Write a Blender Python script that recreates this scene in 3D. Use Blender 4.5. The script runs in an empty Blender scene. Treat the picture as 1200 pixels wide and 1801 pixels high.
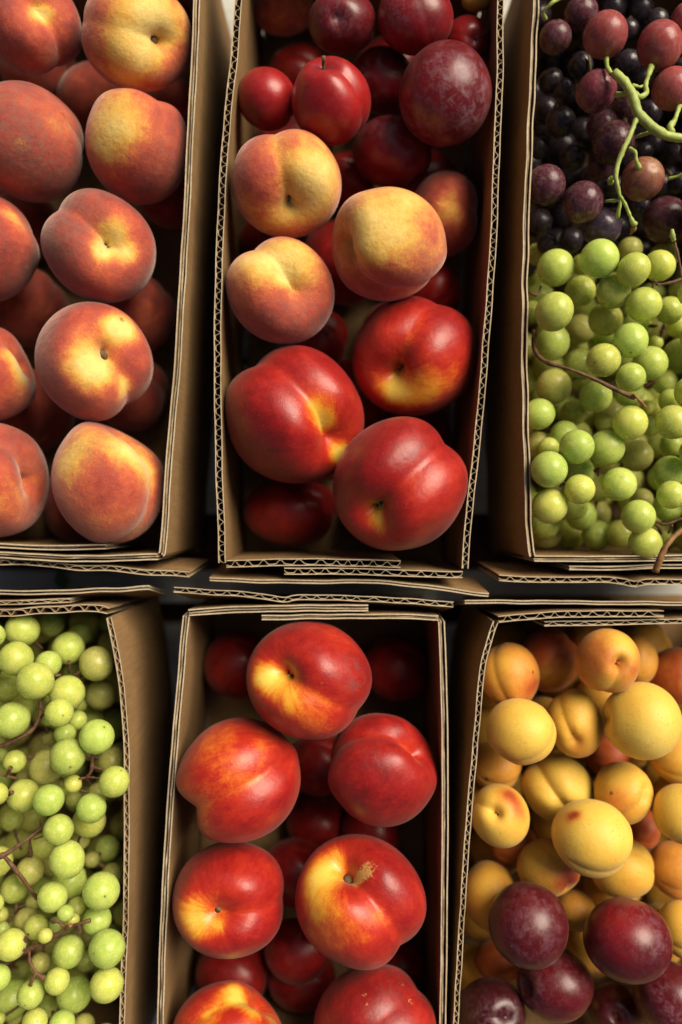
import bpy, math, random
import numpy as np
from mathutils import Matrix, Vector

# ------------------------------------------------------------------ camera, light, exposure
K = 0.00035            # metres per photograph pixel in the plane of the box rims
H = 0.125              # height of the box rims above the table
D = 0.50               # camera height above the rims
CU, CV = 600.0, 900.5
scene = bpy.context.scene
COL = scene.collection

cam_d = bpy.data.cameras.new("camera")
cam = bpy.data.objects.new("camera", cam_d); COL.objects.link(cam)
cam.location = (0, 0, H + D)
cam_d.sensor_fit = 'VERTICAL'; cam_d.sensor_height = 36; cam_d.sensor_width = 24
cam_d.lens = 36 * D / (1801 * K)
cam_d.clip_start = 0.01; cam_d.clip_end = 50
cam_d.dof.use_dof = True; cam_d.dof.focus_distance = 0.485; cam_d.dof.aperture_fstop = 2.0
scene.camera = cam

SUN_DIR = Vector((0.52, 0.50, 0.69)).normalized()      # towards the light
world = bpy.data.worlds.new("World"); scene.world = world; world.use_nodes = True
wn = world.node_tree
bg = wn.nodes["Background"]
sky = wn.nodes.new("ShaderNodeTexSky"); sky.sky_type = 'NISHITA'; sky.sun_disc = False
sky.sun_elevation = math.asin(SUN_DIR.z); sky.sun_rotation = math.atan2(SUN_DIR.x, SUN_DIR.y)
sky.dust_density = 6.0; sky.ozone_density = 0.6; sky.air_density = 0.8
wn.links.new(sky.outputs[0], bg.inputs[0]); bg.inputs[1].default_value = 0.05
sun_d = bpy.data.lights.new("sun", 'SUN'); sun_d.energy = 5.0; sun_d.angle = math.radians(38)
sun_d.color = (1.0, 0.89, 0.70)
sun = bpy.data.objects.new("sun", sun_d); COL.objects.link(sun)
sun.rotation_euler = SUN_DIR.to_track_quat('Z', 'Y').to_euler(); sun.location = SUN_DIR * 3
vs = scene.view_settings
scene.display_settings.display_device = 'sRGB'
vs.view_transform = 'Standard'; vs.look = 'None'; vs.exposure = -0.05; vs.gamma = 1; vs.use_curve_mapping = False
scene.render.engine = 'CYCLES'
scene.cycles.use_denoising = True
scene.cycles.max_bounces = 5; scene.cycles.diffuse_bounces = 1; scene.cycles.glossy_bounces = 2; scene.cycles.transmission_bounces = 5; scene.cycles.max_bounces = 7

# ------------------------------------------------------------------ helpers
def obj(name, me, parent=None):
    o = bpy.data.objects.new(name, me); COL.objects.link(o)
    if parent is not None: o.parent = parent
    return o
def tag(o, label, cat=None, group=None, kind=None):
    if label: o["label"] = label
    if cat: o["category"] = cat
    if group: o["group"] = group
    if kind: o["kind"] = kind
    return o
def mesh(name, V, F, mats, mi=None, smooth=True):
    me = bpy.data.meshes.new(name)
    me.from_pydata([tuple(v) for v in V], [], [tuple(int(i) for i in f) for f in F])
    for m in mats: me.materials.append(m)
    if mi is not None: me.polygons.foreach_set("material_index", np.asarray(mi, np.int32))
    me.polygons.foreach_set("use_smooth", np.full(len(me.polygons), smooth, bool))
    me.update(); return me
def P(u, v, z):
    """photograph pixel at height z -> point in the place"""
    s = (H + D - z) / D
    return np.array([(u - CU) * K * s, (CV - v) * K * s, z])
def PW(u, v, z):
    """rim-plane pixel taken straight down to height z"""
    return np.array([(u - CU) * K, (CV - v) * K, z])

# ------------------------------------------------------------------ node materials
class NT:
    def __init__(s, name):
        s.m = bpy.data.materials.new(name); s.m.use_nodes = True
        s.t = s.m.node_tree; s.bsdf = s.t.nodes["Principled BSDF"]; s.out = s.t.nodes["Material Output"]
    def n(s, typ, ins=None, **kw):
        nd = s.t.nodes.new(typ)
        for k, v in kw.items(): setattr(nd, k, v)
        for k, v in (ins or {}).items(): s.set(nd.inputs[k], v)
        return nd
    def set(s, sock, v):
        if isinstance(v, bpy.types.NodeSocket): s.t.links.new(v, sock)
        elif isinstance(v, bpy.types.Node): s.t.links.new(v.outputs[0], sock)
        else:
            if isinstance(v, tuple) and len(v) == 3 and sock.type == 'RGBA': v = (*v, 1)
            sock.default_value = v
    def b(s, **kw):
        for k, v in kw.items(): s.set(s.bsdf.inputs[k.replace('_', ' ')], v)
    def math(s, op, a, b=0.0, clamp=False):
        nd = s.n("ShaderNodeMath", {0: a, 1: b}, operation=op); nd.use_clamp = clamp; return nd.outputs[0]
    def maprange(s, v, a, b, c=0.0, d=1.0, smooth=True):
        nd = s.n("ShaderNodeMapRange", {0: v, 1: a, 2: b, 3: c, 4: d})
        nd.interpolation_type = 'SMOOTHSTEP' if smooth else 'LINEAR'; nd.clamp = True; return nd.outputs[0]
    def mix(s, f, a, b, blend='MIX'):
        nd = s.n("ShaderNodeMix"); nd.data_type = 'RGBA'; nd.blend_type = blend
        s.set(nd.inputs[0], f); s.set(nd.inputs[6], a); s.set(nd.inputs[7], b); return nd.outputs[2]
    def noise(s, vec, scale, detail=4, rough=0.55, dist=0.0):
        return s.n("ShaderNodeTexNoise", {"Vector": vec, "Scale": scale, "Detail": detail, "Roughness": rough, "Distortion": dist}).outputs[0]
    def ramp(s, f, stops):
        nd = s.n("ShaderNodeValToRGB", {0: f}); e = nd.color_ramp.elements
        while len(e) > 1: e.remove(e[-1])
        e[0].position = stops[0][0]; e[0].color = (*stops[0][1], 1)
        for p, c in stops[1:]:
            x = e.new(p); x.color = (*c, 1)
        return nd.outputs[0]
    def coord(s, randomise=True):
        tc = s.n("ShaderNodeTexCoord").outputs["Object"]
        if not randomise: return tc
        oi = s.n("ShaderNodeObjectInfo").outputs["Random"]
        off = s.math('MULTIPLY', oi, 37.0)
        return s.n("ShaderNodeVectorMath", {0: tc, 1: off}, operation='ADD').outputs[0]
    def bump(s, h, strength, dist):
        nd = s.n("ShaderNodeBump", {"Strength": strength, "Distance": dist, "Height": h})
        s.t.links.new(nd.outputs[0], s.bsdf.inputs["Normal"])

def srgb(r, g, b):
    f = lambda c: (c / 255 / 12.92) if c / 255 <= 0.04045 else ((c / 255 + 0.055) / 1.055) ** 2.4
    return (f(r), f(g), f(b))

def stone_mat(name, stops, rough, sheen, coat, n_amt, streak_amt, speck_amt, speck_col, bloom_col, mark_col, bump, sss=0.0, fine=0.2, fleck=0.0, dot_amt=0.0, dot_col=(0.1, 0.02, 0.01)):
    t = NT(name)
    c = t.coord(); c0 = t.coord(False)
    at = t.n("ShaderNodeAttribute", attribute_name="paint").outputs["Color"]
    sp = t.n("ShaderNodeSeparateColor", {0: at})
    n1 = t.noise(c, 2.6, 7, 0.62)
    sx = t.n("ShaderNodeSeparateXYZ", {0: c0})
    flat = t.n("ShaderNodeVectorMath", {0: t.n("ShaderNodeCombineXYZ", {0: sx.outputs[0], 1: sx.outputs[1]}).outputs[0]}, operation='NORMALIZE').outputs[0]
    fl = t.n("ShaderNodeCombineXYZ", {2: t.math('MULTIPLY', sx.outputs[2], 0.5)}).outputs[0]
    sv = t.n("ShaderNodeVectorMath", {0: flat, 1: fl}, operation='ADD').outputs[0]
    rnd = t.math('MULTIPLY', t.n("ShaderNodeObjectInfo").outputs["Random"], 51.0)
    sv = t.n("ShaderNodeVectorMath", {0: sv, 1: rnd}, operation='ADD').outputs[0]
    n2 = t.noise(sv, 9.0, 5, 0.7)
    n3 = t.noise(c, 38.0, 3, 0.7)
    f = t.math('ADD', sp.outputs[0], t.math('MULTIPLY', t.math('SUBTRACT', n1, 0.5), n_amt))
    f = t.math('ADD', f, t.math('MULTIPLY', t.math('SUBTRACT', n2, 0.5), streak_amt))
    f = t.math('ADD', f, t.math('MULTIPLY', t.math('SUBTRACT', n3, 0.5), fine), True)
    col = t.ramp(f, stops)
    # fine pale lenticels / fuzz specks
    vo = t.n("ShaderNodeTexVoronoi", {"Vector": c, "Scale": 26.0, "Randomness": 1.0})
    pick = t.math('GREATER_THAN', t.n("ShaderNodeSeparateColor", {0: vo.outputs["Color"]}).outputs[0], 0.55)
    sm = t.math('MULTIPLY', t.maprange(vo.outputs["Distance"], 0.16, 0.05), pick)
    col = t.mix(t.math('MULTIPLY', sm, speck_amt), col, speck_col)
    if dot_amt:
        vd = t.n("ShaderNodeTexVoronoi", {"Vector": c, "Scale": 13.0, "Randomness": 1.0})
        dm = t.math('MULTIPLY', t.maprange(vd.outputs["Distance"], 0.22, 0.08), t.maprange(t.noise(c, 2.1, 2), 0.44, 0.58))
        col = t.mix(t.math('MULTIPLY', dm, dot_amt), col, dot_col)
    if fleck:      # pale scuffs rubbed into the skin
        vf = t.n("ShaderNodeTexVoronoi", {"Vector": t.n("ShaderNodeMapping", {"Vector": t.n("ShaderNodeVectorMath", {0: c, 1: t.noise(c, 9.0, 3)}, operation='ADD').outputs[0], "Scale": (1.0, 2.4, 1.3)}).outputs[0], "Scale": 4.2, "Randomness": 1.0})
        pf = t.math('GREATER_THAN', t.n("ShaderNodeSeparateColor", {0: vf.outputs["Color"]}).outputs[1], 0.62)
        fm = t.math('MULTIPLY', t.math('MULTIPLY', t.maprange(vf.outputs["Distance"], 0.13, 0.04), pf), t.maprange(t.noise(c, 24.0, 4, 0.8), 0.42, 0.6))
        col = t.mix(t.math('MULTIPLY', fm, fleck), col, speck_col)
    # bloom / downy veil
    bn = t.noise(c, 8.0 if sheen > 0.5 else 5.0, 9, 0.72, 0.25 if sheen > 0.5 else 0.6)
    bl = t.math('MULTIPLY', t.maprange(bn, *((0.30, 0.78) if sheen > 0.5 else (0.42, 0.66))), sp.outputs[2], True)
    col = t.mix(bl, col, bloom_col)
    # corky scars
    mn = t.noise(c, 14.0, 6, 0.75, 1.2)
    mk = t.maprange(t.math('ADD', sp.outputs[1], t.math('MULTIPLY', t.math('SUBTRACT', mn, 0.5), 1.5)), 0.42, 0.62)
    mk = t.math('MULTIPLY', mk, t.maprange(sp.outputs[1], 0.03, 0.25))
    col = t.mix(mk, col, mark_col)
    r = t.math('ADD', t.math('MULTIPLY', bl, 0.22), t.math('ADD', t.math('MULTIPLY', t.math('SUBTRACT', n1, 0.5), 0.25), rough), True)
    r = t.math('ADD', r, t.math('MULTIPLY', mk, 0.3), True)
    t.b(Base_Color=col, Roughness=r, Specular_IOR_Level=0.42)
    if sheen:
        t.b(Sheen_Weight=sheen, Sheen_Roughness=0.45, Sheen_Tint=(0.95, 0.80, 0.72))
    if coat: t.b(Coat_Weight=coat, Coat_Roughness=0.22)
    if sss:
        t.b(Subsurface_Weight=sss, Subsurface_Radius=(1.0, 0.35, 0.12), Subsurface_Scale=0.006)
    hh = t.math('ADD', t.noise(c, 9.0, 4), t.math('MULTIPLY', t.noise(c, 70.0, 2), 0.35))
    hh = t.math('ADD', hh, t.math('MULTIPLY', mk, 0.5))
    t.bump(hh, bump, 0.02)
    return t.m

MAT = {}
MAT['peach'] = stone_mat("peach_skin", [(0.0, srgb(112, 40, 32)), (0.24, srgb(166, 58, 40)), (0.42, srgb(198, 90, 50)), (0.54, srgb(218, 132, 58)), (0.70, srgb(232, 176, 70)), (1.0, srgb(246, 214, 122))],
    0.70, 0.60, 0, 0.74, 0.18, 0.30, srgb(225, 165, 120), srgb(138, 92, 80), srgb(176, 118, 56), 0.20, fine=0.34)
MAT['nectarine'] = stone_mat("nectarine_skin", [(0.0, srgb(100, 16, 18)), (0.25, srgb(152, 26, 24)), (0.46, srgb(184, 46, 27)), (0.61, srgb(214, 98, 32)), (0.76, srgb(234, 158, 46)), (1.0, srgb(238, 200, 84))],
    0.36, 0.12, 0.10, 0.56, 0.36, 0.55, srgb(226, 140, 90), srgb(104, 66, 66), srgb(200, 150, 80), 0.09, fine=0.24, fleck=0.55)
MAT['plum'] = stone_mat("plum_skin", [(0.0, srgb(46, 8, 14)), (0.3, srgb(88, 14, 22)), (0.55, srgb(136, 20, 26)), (0.8, srgb(172, 32, 28)), (1.0, srgb(196, 76, 38))],
    0.32, 0.05, 0.16, 0.34, 0.12, 0.75, srgb(214, 150, 130), srgb(124, 84, 94), srgb(170, 110, 70), 0.07, fleck=0.4)
MAT['apricot'] = stone_mat("apricot_skin", [(0.0, srgb(128, 40, 26)), (0.20, srgb(180, 82, 34)), (0.38, srgb(212, 140, 52)), (0.56, srgb(230, 176, 66)), (0.78, srgb(236, 197, 84)), (1.0, srgb(240, 210, 110))],
    0.52, 0.20, 0, 0.26, 0.08, 0.15, srgb(240, 210, 150), srgb(180, 120, 90), srgb(120, 60, 36), 0.09, fleck=0.3, dot_amt=0.85, dot_col=srgb(146, 50, 28))

def grape_mat(name, sss, rough, dots, bloom_amt, bloom_col, pole, trans=0.0):
    t = NT(name)
    c = t.coord(); c0 = t.coord(False)
    base = t.n("ShaderNodeObjectInfo").outputs["Color"]
    sx = t.n("ShaderNodeSeparateXYZ", {0: c0}).outputs
    n1 = t.noise(c, 2.2, 5, 0.6)
    col = t.mix(t.maprange(n1, 0.35, 0.7), t.mix(1.0, base, (0.78, 0.86, 0.72), 'MULTIPLY'), base)
    # pale meridian veins
    flat = t.n("ShaderNodeVectorMath", {0: t.n("ShaderNodeCombineXYZ", {0: sx[0], 1: sx[1]}).outputs[0]}, operation='NORMALIZE').outputs[0]
    fl = t.n("ShaderNodeCombineXYZ", {2: t.math('MULTIPLY', sx[2], 0.35)}).outputs[0]
    sv = t.n("ShaderNodeVectorMath", {0: flat, 1: fl}, operation='ADD').outputs[0]
    vn = t.noise(sv, 7.0, 3, 0.6, 0.4)
    col = t.mix(t.math('MULTIPLY', t.maprange(vn, 0.56, 0.72), 0.28), col, t.mix(0.5, base, (0.75, 0.80, 0.45)))
    if pole is not None:
        f = t.math('ADD', t.math('MULTIPLY', sx[2], -0.5), t.math('MULTIPLY', t.math('SUBTRACT', vn, 0.5), 0.9))
        col = t.mix(t.maprange(f, 0.18, 0.80), col, t.mix(0.5, base, pole))
    # bloom
    bn = t.noise(c, 3.2, 8, 0.7, 0.5)
    bl = t.math('MULTIPLY', t.maprange(bn, 0.40, 0.66), bloom_amt)
    col = t.mix(bl, col, bloom_col)
    # brown flecks and the scar at the blossom end
    vo = t.n("ShaderNodeTexVoronoi", {"Vector": c, "Scale": 5.0, "Randomness": 1.0})
    pk = t.math('GREATER_THAN', t.n("ShaderNodeSeparateColor", {0: vo.outputs["Color"]}).outputs[0], 0.5)
    dm = t.math('MULTIPLY', t.maprange(vo.outputs["Distance"], 0.13, 0.06), pk)
    col = t.mix(t.math('MULTIPLY', dm, dots), col, (0.12, 0.07, 0.02))
    pd = t.math('ADD', t.math('POWER', sx[0], 2.0), t.math('POWER', sx[1], 2.0))
    pm = t.math('MULTIPLY', t.maprange(t.math('ADD', pd, t.math('MULTIPLY', t.noise(c, 12.0, 3), 0.012)), 0.014, 0.007), t.math('GREATER_THAN', sx[2], 0.0))
    col = t.mix(t.math('MULTIPLY', pm, t.maprange(t.n('ShaderNodeObjectInfo').outputs['Random'], 0.2, 0.9, 0.0, 0.85)), col, (0.14, 0.085, 0.03))
    rr = t.math('ADD', rough, t.math('MULTIPLY', bl, 0.3))
    rr = t.math('ADD', rr, t.math('MULTIPLY', t.math('SUBTRACT', t.noise(c, 6.0, 5, 0.7), 0.5), 0.25))
    t.b(Base_Color=col, Roughness=rr, Specular_IOR_Level=0.5)
    if sss:
        t.b(Subsurface_Weight=sss, Subsurface_Radius=(0.9, 1.0, 0.35), Subsurface_Scale=0.011)
    if trans: t.b(Transmission_Weight=trans, IOR=1.36)
    t.bump(t.math('ADD', t.noise(c, 4.0, 3), t.math('MULTIPLY', t.noise(c, 30.0, 2), 0.15)), 0.06, 0.03)
    return t.m
MAT['green_grape'] = grape_mat("green_grape_skin", 1.0, 0.24, 0.7, 0.12, (0.66, 0.72, 0.40), None, 0.20)
MAT['red_grape'] = grape_mat("red_grape_skin", 0.5, 0.22, 0.25, 0.28, (0.36, 0.22, 0.28), (0.62, 0.42, 0.16), 0.12)
MAT['dark_grape'] = grape_mat("dark_grape_skin", 0.0, 0.22, 0.0, 0.32, (0.085, 0.080, 0.115), None)

def kraft_mat(name, c1, c2, c3):
    t = NT(name)
    c = t.coord(False)
    mp = t.n("ShaderNodeMapping", {"Vector": c, "Scale": (1.0, 1.0, 0.12)}).outputs[0]
    n1 = t.noise(mp, 420.0, 4, 0.7); n2 = t.noise(c, 22.0, 5, 0.6); n3 = t.noise(c, 1500.0, 2, 0.6)
    col = t.mix(t.maprange(n1, 0.3, 0.7), c1, c2)
    col = t.mix(t.math('MULTIPLY', t.maprange(n2, 0.45, 0.75), 0.5), col, c3)
    col = t.mix(t.math('MULTIPLY', t.maprange(n3, 0.58, 0.7), 0.3), col, c3)
    st = t.noise(c, 9.0, 7, 0.7, 1.5)
    col = t.mix(t.math('MULTIPLY', t.maprange(st, 0.56, 0.62), 0.35), col, c3)
    col = t.mix(t.math('MULTIPLY', t.maprange(t.noise(c, 60.0, 6, 0.8, 0.8), 0.64, 0.74), 0.35), col, (min(1, c1[0] * 1.5), c1[1] * 1.5, c1[2] * 1.5))
    t.b(Base_Color=col, Roughness=0.78, Specular_IOR_Level=0.25)
    t.bump(t.math('ADD', n1, n3), 0.25, 0.0004)
    return t.m
MAT['kraft'] = kraft_mat("kraft_cardboard", (0.33, 0.196, 0.086), (0.265, 0.155, 0.066), (0.18, 0.10, 0.041))
MAT['cut'] = kraft_mat("cut_cardboard_edge", (0.60, 0.50, 0.35), (0.48, 0.38, 0.25), (0.28, 0.19, 0.10))

def simple_mat(name, c1, c2, scale, rough=0.7, bump=0.2, stretch=(1, 1, 1), dist=0.002):
    t = NT(name); c = t.coord(False)
    mp = t.n("ShaderNodeMapping", {"Vector": c, "Scale": stretch}).outputs[0]
    n = t.noise(mp, scale, 6, 0.65)
    t.b(Base_Color=t.mix(t.maprange(n, 0.3, 0.7), c1, c2), Roughness=rough)
    t.bump(n, bump, dist); return t.m
MAT['board'] = simple_mat("weathered_grey_board", (0.58, 0.58, 0.53), (0.44, 0.44, 0.40), 60, 0.8, 0.3, (0.15, 1, 1))
MAT['cloth'] = simple_mat("maroon_cloth", (0.10, 0.022, 0.024), (0.05, 0.012, 0.014), 500, 0.9, 0.4)
MAT['green_stem'] = simple_mat("green_grape_stem", (0.44, 0.52, 0.13), (0.26, 0.33, 0.06), 90, 0.5, 0.4)
MAT['brown_stem'] = simple_mat("brown_grape_stem", (0.20, 0.095, 0.042), (0.07, 0.03, 0.018), 260, 0.7, 0.4)
MAT['olive_stem'] = simple_mat("olive_grape_stem", (0.22, 0.17, 0.055), (0.12, 0.07, 0.03), 260, 0.65, 0.4)
MAT['twig'] = simple_mat("dry_fruit_stem", (0.26, 0.15, 0.06), (0.05, 0.028, 0.014), 9, 0.85, 0.6)
MAT['tan_stem'] = simple_mat("tan_grape_stem", (0.34, 0.17, 0.06), (0.20, 0.09, 0.03), 200, 0.6, 0.3)
MAT['leaf'] = simple_mat("green_leaf", (0.10, 0.20, 0.05), (0.06, 0.13, 0.03), 200, 0.5, 0.2)

# ------------------------------------------------------------------ table
tbl = obj("table", None)
tag(tbl, "grey weathered wooden boards of the table under the cardboard boxes", "table")
def slab(name, x0, x1, y0, y1, z0, z1, mat, parent, bev=0.002):
    V = []; 
    for z, i in ((z0, 0), (z1 - bev, 0), (z1, bev)):
        V += [(x0 + i, y0 + i, z), (x1 - i, y0 + i, z), (x1 - i, y1 - i, z), (x0 + i, y1 - i, z)]
    F = [(3, 2, 1, 0), (8, 9, 10, 11)]
    for k in (0, 4):
        for j in range(4): F.append((k + j, k + (j + 1) % 4, k + 4 + (j + 1) % 4, k + 4 + j))
    return obj(name, mesh(name, V, F, [mat], None, False), parent)
wy = lambda py: (CV - (CV + (py - CV) / 0.8)) * K
XB = 0.62
slab("board", -XB, XB, wy(905), wy(640), -0.022, 0.0, MAT['board'], tbl)
slab("board", -XB, XB, wy(632), wy(300), -0.022, -0.001, MAT['board'], tbl)
slab("board", -XB, XB, wy(292), wy(-160), -0.022, 0.0, MAT['board'], tbl)
slab("board", -XB, XB, wy(1062), wy(1004), -0.022, 0.0, MAT['board'], tbl)
slab("board", -XB, XB, wy(1420), wy(1100), -0.022, 0.0, MAT['board'], tbl)
slab("board", -XB, XB, wy(1985), wy(1428), -0.022, -0.001, MAT['board'], tbl)
cl = slab("table_cloth", -XB - 0.05, XB + 0.05, wy(2000), wy(-180), -0.034, -0.0225, MAT['cloth'], None)
tag(cl, "dark maroon cloth showing in the gap between the grey table boards", "cloth")

# ------------------------------------------------------------------ cardboard boxes
def catmull(pts, n):
    pts = np.array(pts, float)
    if len(pts) == 2: pts = np.array([pts[0], (pts[0] + pts[1]) / 2, pts[1]])
    Q = np.vstack([2 * pts[0] - pts[1], pts, 2 * pts[-1] - pts[-2]])
    out = []
    for i in range(1, len(Q) - 2):
        p0, p1, p2, p3 = Q[i - 1:i + 3]
        for t in np.linspace(0, 1, 24, endpoint=False):
            out.append(0.5 * ((2 * p1) + (-p0 + p2) * t + (2 * p0 - 5 * p1 + 4 * p2 - p3) * t * t + (-p0 + 3 * p1 - 3 * p2 + p3) * t ** 3))
    out.append(pts[-1]); out = np.array(out)
    s = np.concatenate([[0], np.cumsum(np.linalg.norm(np.diff(out, axis=0), axis=1))])
    ss = np.linspace(0, s[-1], n)
    return np.stack([np.interp(ss, s, out[:, 0]), np.interp(ss, s, out[:, 1])], 1), ss
def normals2(p):
    t = np.gradient(p, axis=0); t /= np.linalg.norm(t, axis=1)[:, None] + 1e-9
    return np.stack([-t[:, 1], t[:, 0]], 1)
rng = np.random.default_rng(7)
def wob(ss, amp, wl, seed):
    r = np.random.default_rng(seed); y = np.zeros_like(ss)
    for k in range(4):
        y += np.sin(ss / (wl / (0.5 + k * 0.61)) * 2 * math.pi + r.uniform(0, 6.28)) * r.normal() / (1 + k * 1.1)
    return y * amp / 1.6
def sheet_mesh(name, path, nrm, off, th, ztop, zbots, shifts, bulge, mats):
    """thin upright sheet along a path (rim pixels); rows = levels from the top down"""
    n = len(path); rows = len(zbots) + 1; V = []
    for side in (0, 1):
        o = off + (th / 2 if side else -th / 2)
        for r in range(rows):
            p = path + nrm * (np.asarray(o)[:, None] if np.ndim(o) else o)
            if r: p = p + shifts[r - 1] + nrm * bulge[r - 1]
            z = ztop if r == 0 else np.full(n, zbots[r - 1])
            V.append(np.stack([(p[:, 0] - CU) * K, (CV - p[:, 1]) * K, z], 1))
    V = np.concatenate(V)
    idx = lambda s, r, i: (s * rows + r) * n + i
    F, M = [], []
    for i in range(n - 1):
        for r in range(rows - 1):
            F.append((idx(0, r, i), idx(0, r, i + 1), idx(0, r + 1, i + 1), idx(0, r + 1, i))); M.append(0)
            F.append((idx(1, r, i + 1), idx(1, r, i), idx(1, r + 1, i), idx(1, r + 1, i + 1))); M.append(0)
        F.append((idx(0, 0, i + 1), idx(0, 0, i), idx(1, 0, i), idx(1, 0, i + 1))); M.append(1)
        F.append((idx(0, rows - 1, i), idx(0, rows - 1, i + 1), idx(1, rows - 1, i + 1), idx(1, rows - 1, i))); M.append(0)
    for i in (0, n - 1):
        for r in range(rows - 1):
            F.append((idx(0, r, i), idx(0, r + 1, i), idx(1, r + 1, i), idx(1, r, i)) if i == 0 else (idx(1, r, i), idx(1, r + 1, i), idx(0, r + 1, i), idx(0, r, i))); M.append(1)
    return mesh(name, V, F, mats, M, False)
SEED = [10]
def panel(parent, name, pts, t=11, style='flute', period=18, ztop=H, zbot=0.004, shift=(0, 0), bulge=0.0, wobble=0.9):
    """corrugated board: two liners and the fluted sheet between them"""
    SEED[0] += 1; sd = SEED[0]
    L = sum(math.dist(pts[i], pts[i + 1]) for i in range(len(pts) - 1))
    n = max(6, int(L / 9)); path, ss = catmull(pts, n); nr = normals2(path)
    path = path + nr * wob(ss, wobble, 150, sd)[:, None]
    zt = ztop + wob(ss, 0.0005, 120, sd + 500)
    zs = [ztop - 0.012, ztop * 0.55 + zbot * 0.45, zbot]
    sh = [np.array(shift) * ((ztop - z) / (ztop - zbot)) for z in zs]
    bu = [bulge * 0.25, bulge, bulge * 0.3]
    lt = 1.6 if style == 'flute' else 2.3
    mats = [MAT['kraft'], MAT['cut']]
    o1 = t / 2 - lt / 2
    w = obj(name, sheet_mesh(name, path, nr, o1, lt, zt, zs, sh, bu, mats), parent)
    obj("liner", sheet_mesh("liner", path, nr, -o1 + wob(ss, 0.3, 120, sd + 50), lt, zt + wob(ss, 0.0004, 80, sd + 900), zs, sh, bu, mats), w)
    if style == 'flute':
        m = max(20, int(L / period * 10)); p2, s2 = catmull(pts, m); n2 = normals2(p2)
        p2 = p2 + n2 * np.interp(s2, ss, wob(ss, wobble, 150, sd))[:, None]
        ph = s2 / period * 2 * math.pi + wob(s2, 1.3, 120, sd + 7)
        a = np.tanh(1.25 * np.sin(ph + 0.55 * np.cos(ph) + wob(s2, 0.35, 70, sd + 8))) / 0.85
        off = a * (t / 2 - lt - 0.3) * np.clip(0.92 + wob(s2, 0.2, 50, sd + 3), 0.35, 1.0)
        z2 = np.interp(s2, ss, zt) - 0.0004
        zf = [ztop - 0.010, ztop - 0.030]
        shf = [np.array(shift) * ((ztop - z) / (ztop - zbot)) for z in zf]
        obj("flute", sheet_mesh("flute", p2, n2, off, 1.15, z2, zf, shf, [bulge * 0.2, bulge * 0.6], [MAT['kraft'], MAT['cut']]), w)
    else:
        z2 = zt - 0.0022 + wob(ss, 0.0010, 70, sd + 30)
        off = wob(ss, t * 0.07, 200, sd + 11) + t * 0.06
        zf = [ztop - 0.010, ztop - 0.030]
        shf = [np.array(shift) * ((ztop - z) / (ztop - zbot)) for z in zf]
        obj("flute", sheet_mesh("flute", path, nr, off, (t - 4.6) * 0.38, z2, zf, shf, [bulge * 0.2, bulge * 0.6], mats), w)
    return w
def box_root(label, u, v):
    r = obj("fruit_box", None); r.location = (0, 0, 0)
    tag(r, label, "box", "cardboard fruit boxes set out in two rows"); return r
def bottom(r, poly, z0=0.0005, z1=0.0035):
    pm = np.mean(poly, axis=0); poly = [tuple(pm + (np.array(p) - pm) * 1.018) for p in poly]
    n = len(poly); V = [tuple(PW(u, v, z0)) for u, v in poly] + [tuple(PW(u, v, z1)) for u, v in poly]
    F = [tuple(range(n)), tuple(range(2 * n - 1, n - 1, -1))] + [((i + 1) % n, i, n + i, n + (i + 1) % n) for i in range(n)]
    obj("bottom", mesh("bottom", V, F, [MAT['kraft']], None, False), r)

BOX = {}
# --- peach box
r = box_root("cardboard box filled only with fuzzy peaches", 0, 0)
R_TL = [(351, -130), (346, 0), (340, 150), (333, 280), (325, 430), (319, 540), (303, 750), (287, 955), (283, 975)]
panel(r, "wall", R_TL, 12, 'layer', shift=(6, 0))
panel(r, "wall", [(277, 980), (140, 982), (0, 977), (-170, 974)], 12, 'layer', shift=(0, 2))
panel(r, "end_flap", [(184, 963), (90, 962), (0, 960), (-120, 958)], 9, 'layer', ztop=H - 0.003, shift=(0, 4))
panel(r, "end_panel", [(331, 1013), (225, 1003), (150, 999), (75, 994), (0, 989), (-120, 984)], 10, 'flute', 27, ztop=H - 0.004, shift=(8, -12), zbot=0.065, wobble=1.6)
panel(r, "wall", [(-176, 976), (-172, 400), (-165, -130)], 11, 'layer')
panel(r, "wall", [(-160, -138), (100, -136), (352, -140)], 11, 'layer')
bottom(r, [(-170, -130), (352, -130), (288, 978), (-170, 978)]); BOX['TL'] = r
# --- plum, peach and nectarine box
r = box_root("cardboard box holding plums, peaches and nectarines together", 0, 0)
L_TM = [(430, -130), (420, 0), (411, 110), (402, 190), (392, 320), (385, 480), (383, 640), (385, 800), (390, 940), (391, 990)]
R_TM = [(887, -130), (881, 0), (879, 120), (874, 280), (863, 500), (852, 640), (836, 810), (821, 950), (818, 1000)]
panel(r, "wall", L_TM, 13, 'flute', 18.5, shift=(-3, 0), bulge=5)
panel(r, "wall", R_TM, 12, 'flute', 18.5, shift=(4, 0), bulge=-5)
panel(r, "end_flap", [(398, 992), (480, 990), (590, 989), (705, 992)], 13, 'flute', 27, ztop=H - 0.001)
panel(r, "end_flap", [(500, 1004), (600, 1005), (700, 1008), (814, 1010)], 12, 'flute', 27)
panel(r, "end_panel", [(367, 1021), (500, 1023), (600, 1024), (690, 1027), (780, 1036), (862, 1047)], 7, 'layer', ztop=H - 0.004, shift=(0, -14), zbot=0.065, wobble=1.2)
panel(r, "wall", [(432, -138), (660, -136), (886, -139)], 11, 'layer')
bottom(r, [(426, -130), (884, -130), (818, 1000), (386, 1000)]); BOX['TM'] = r
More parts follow.
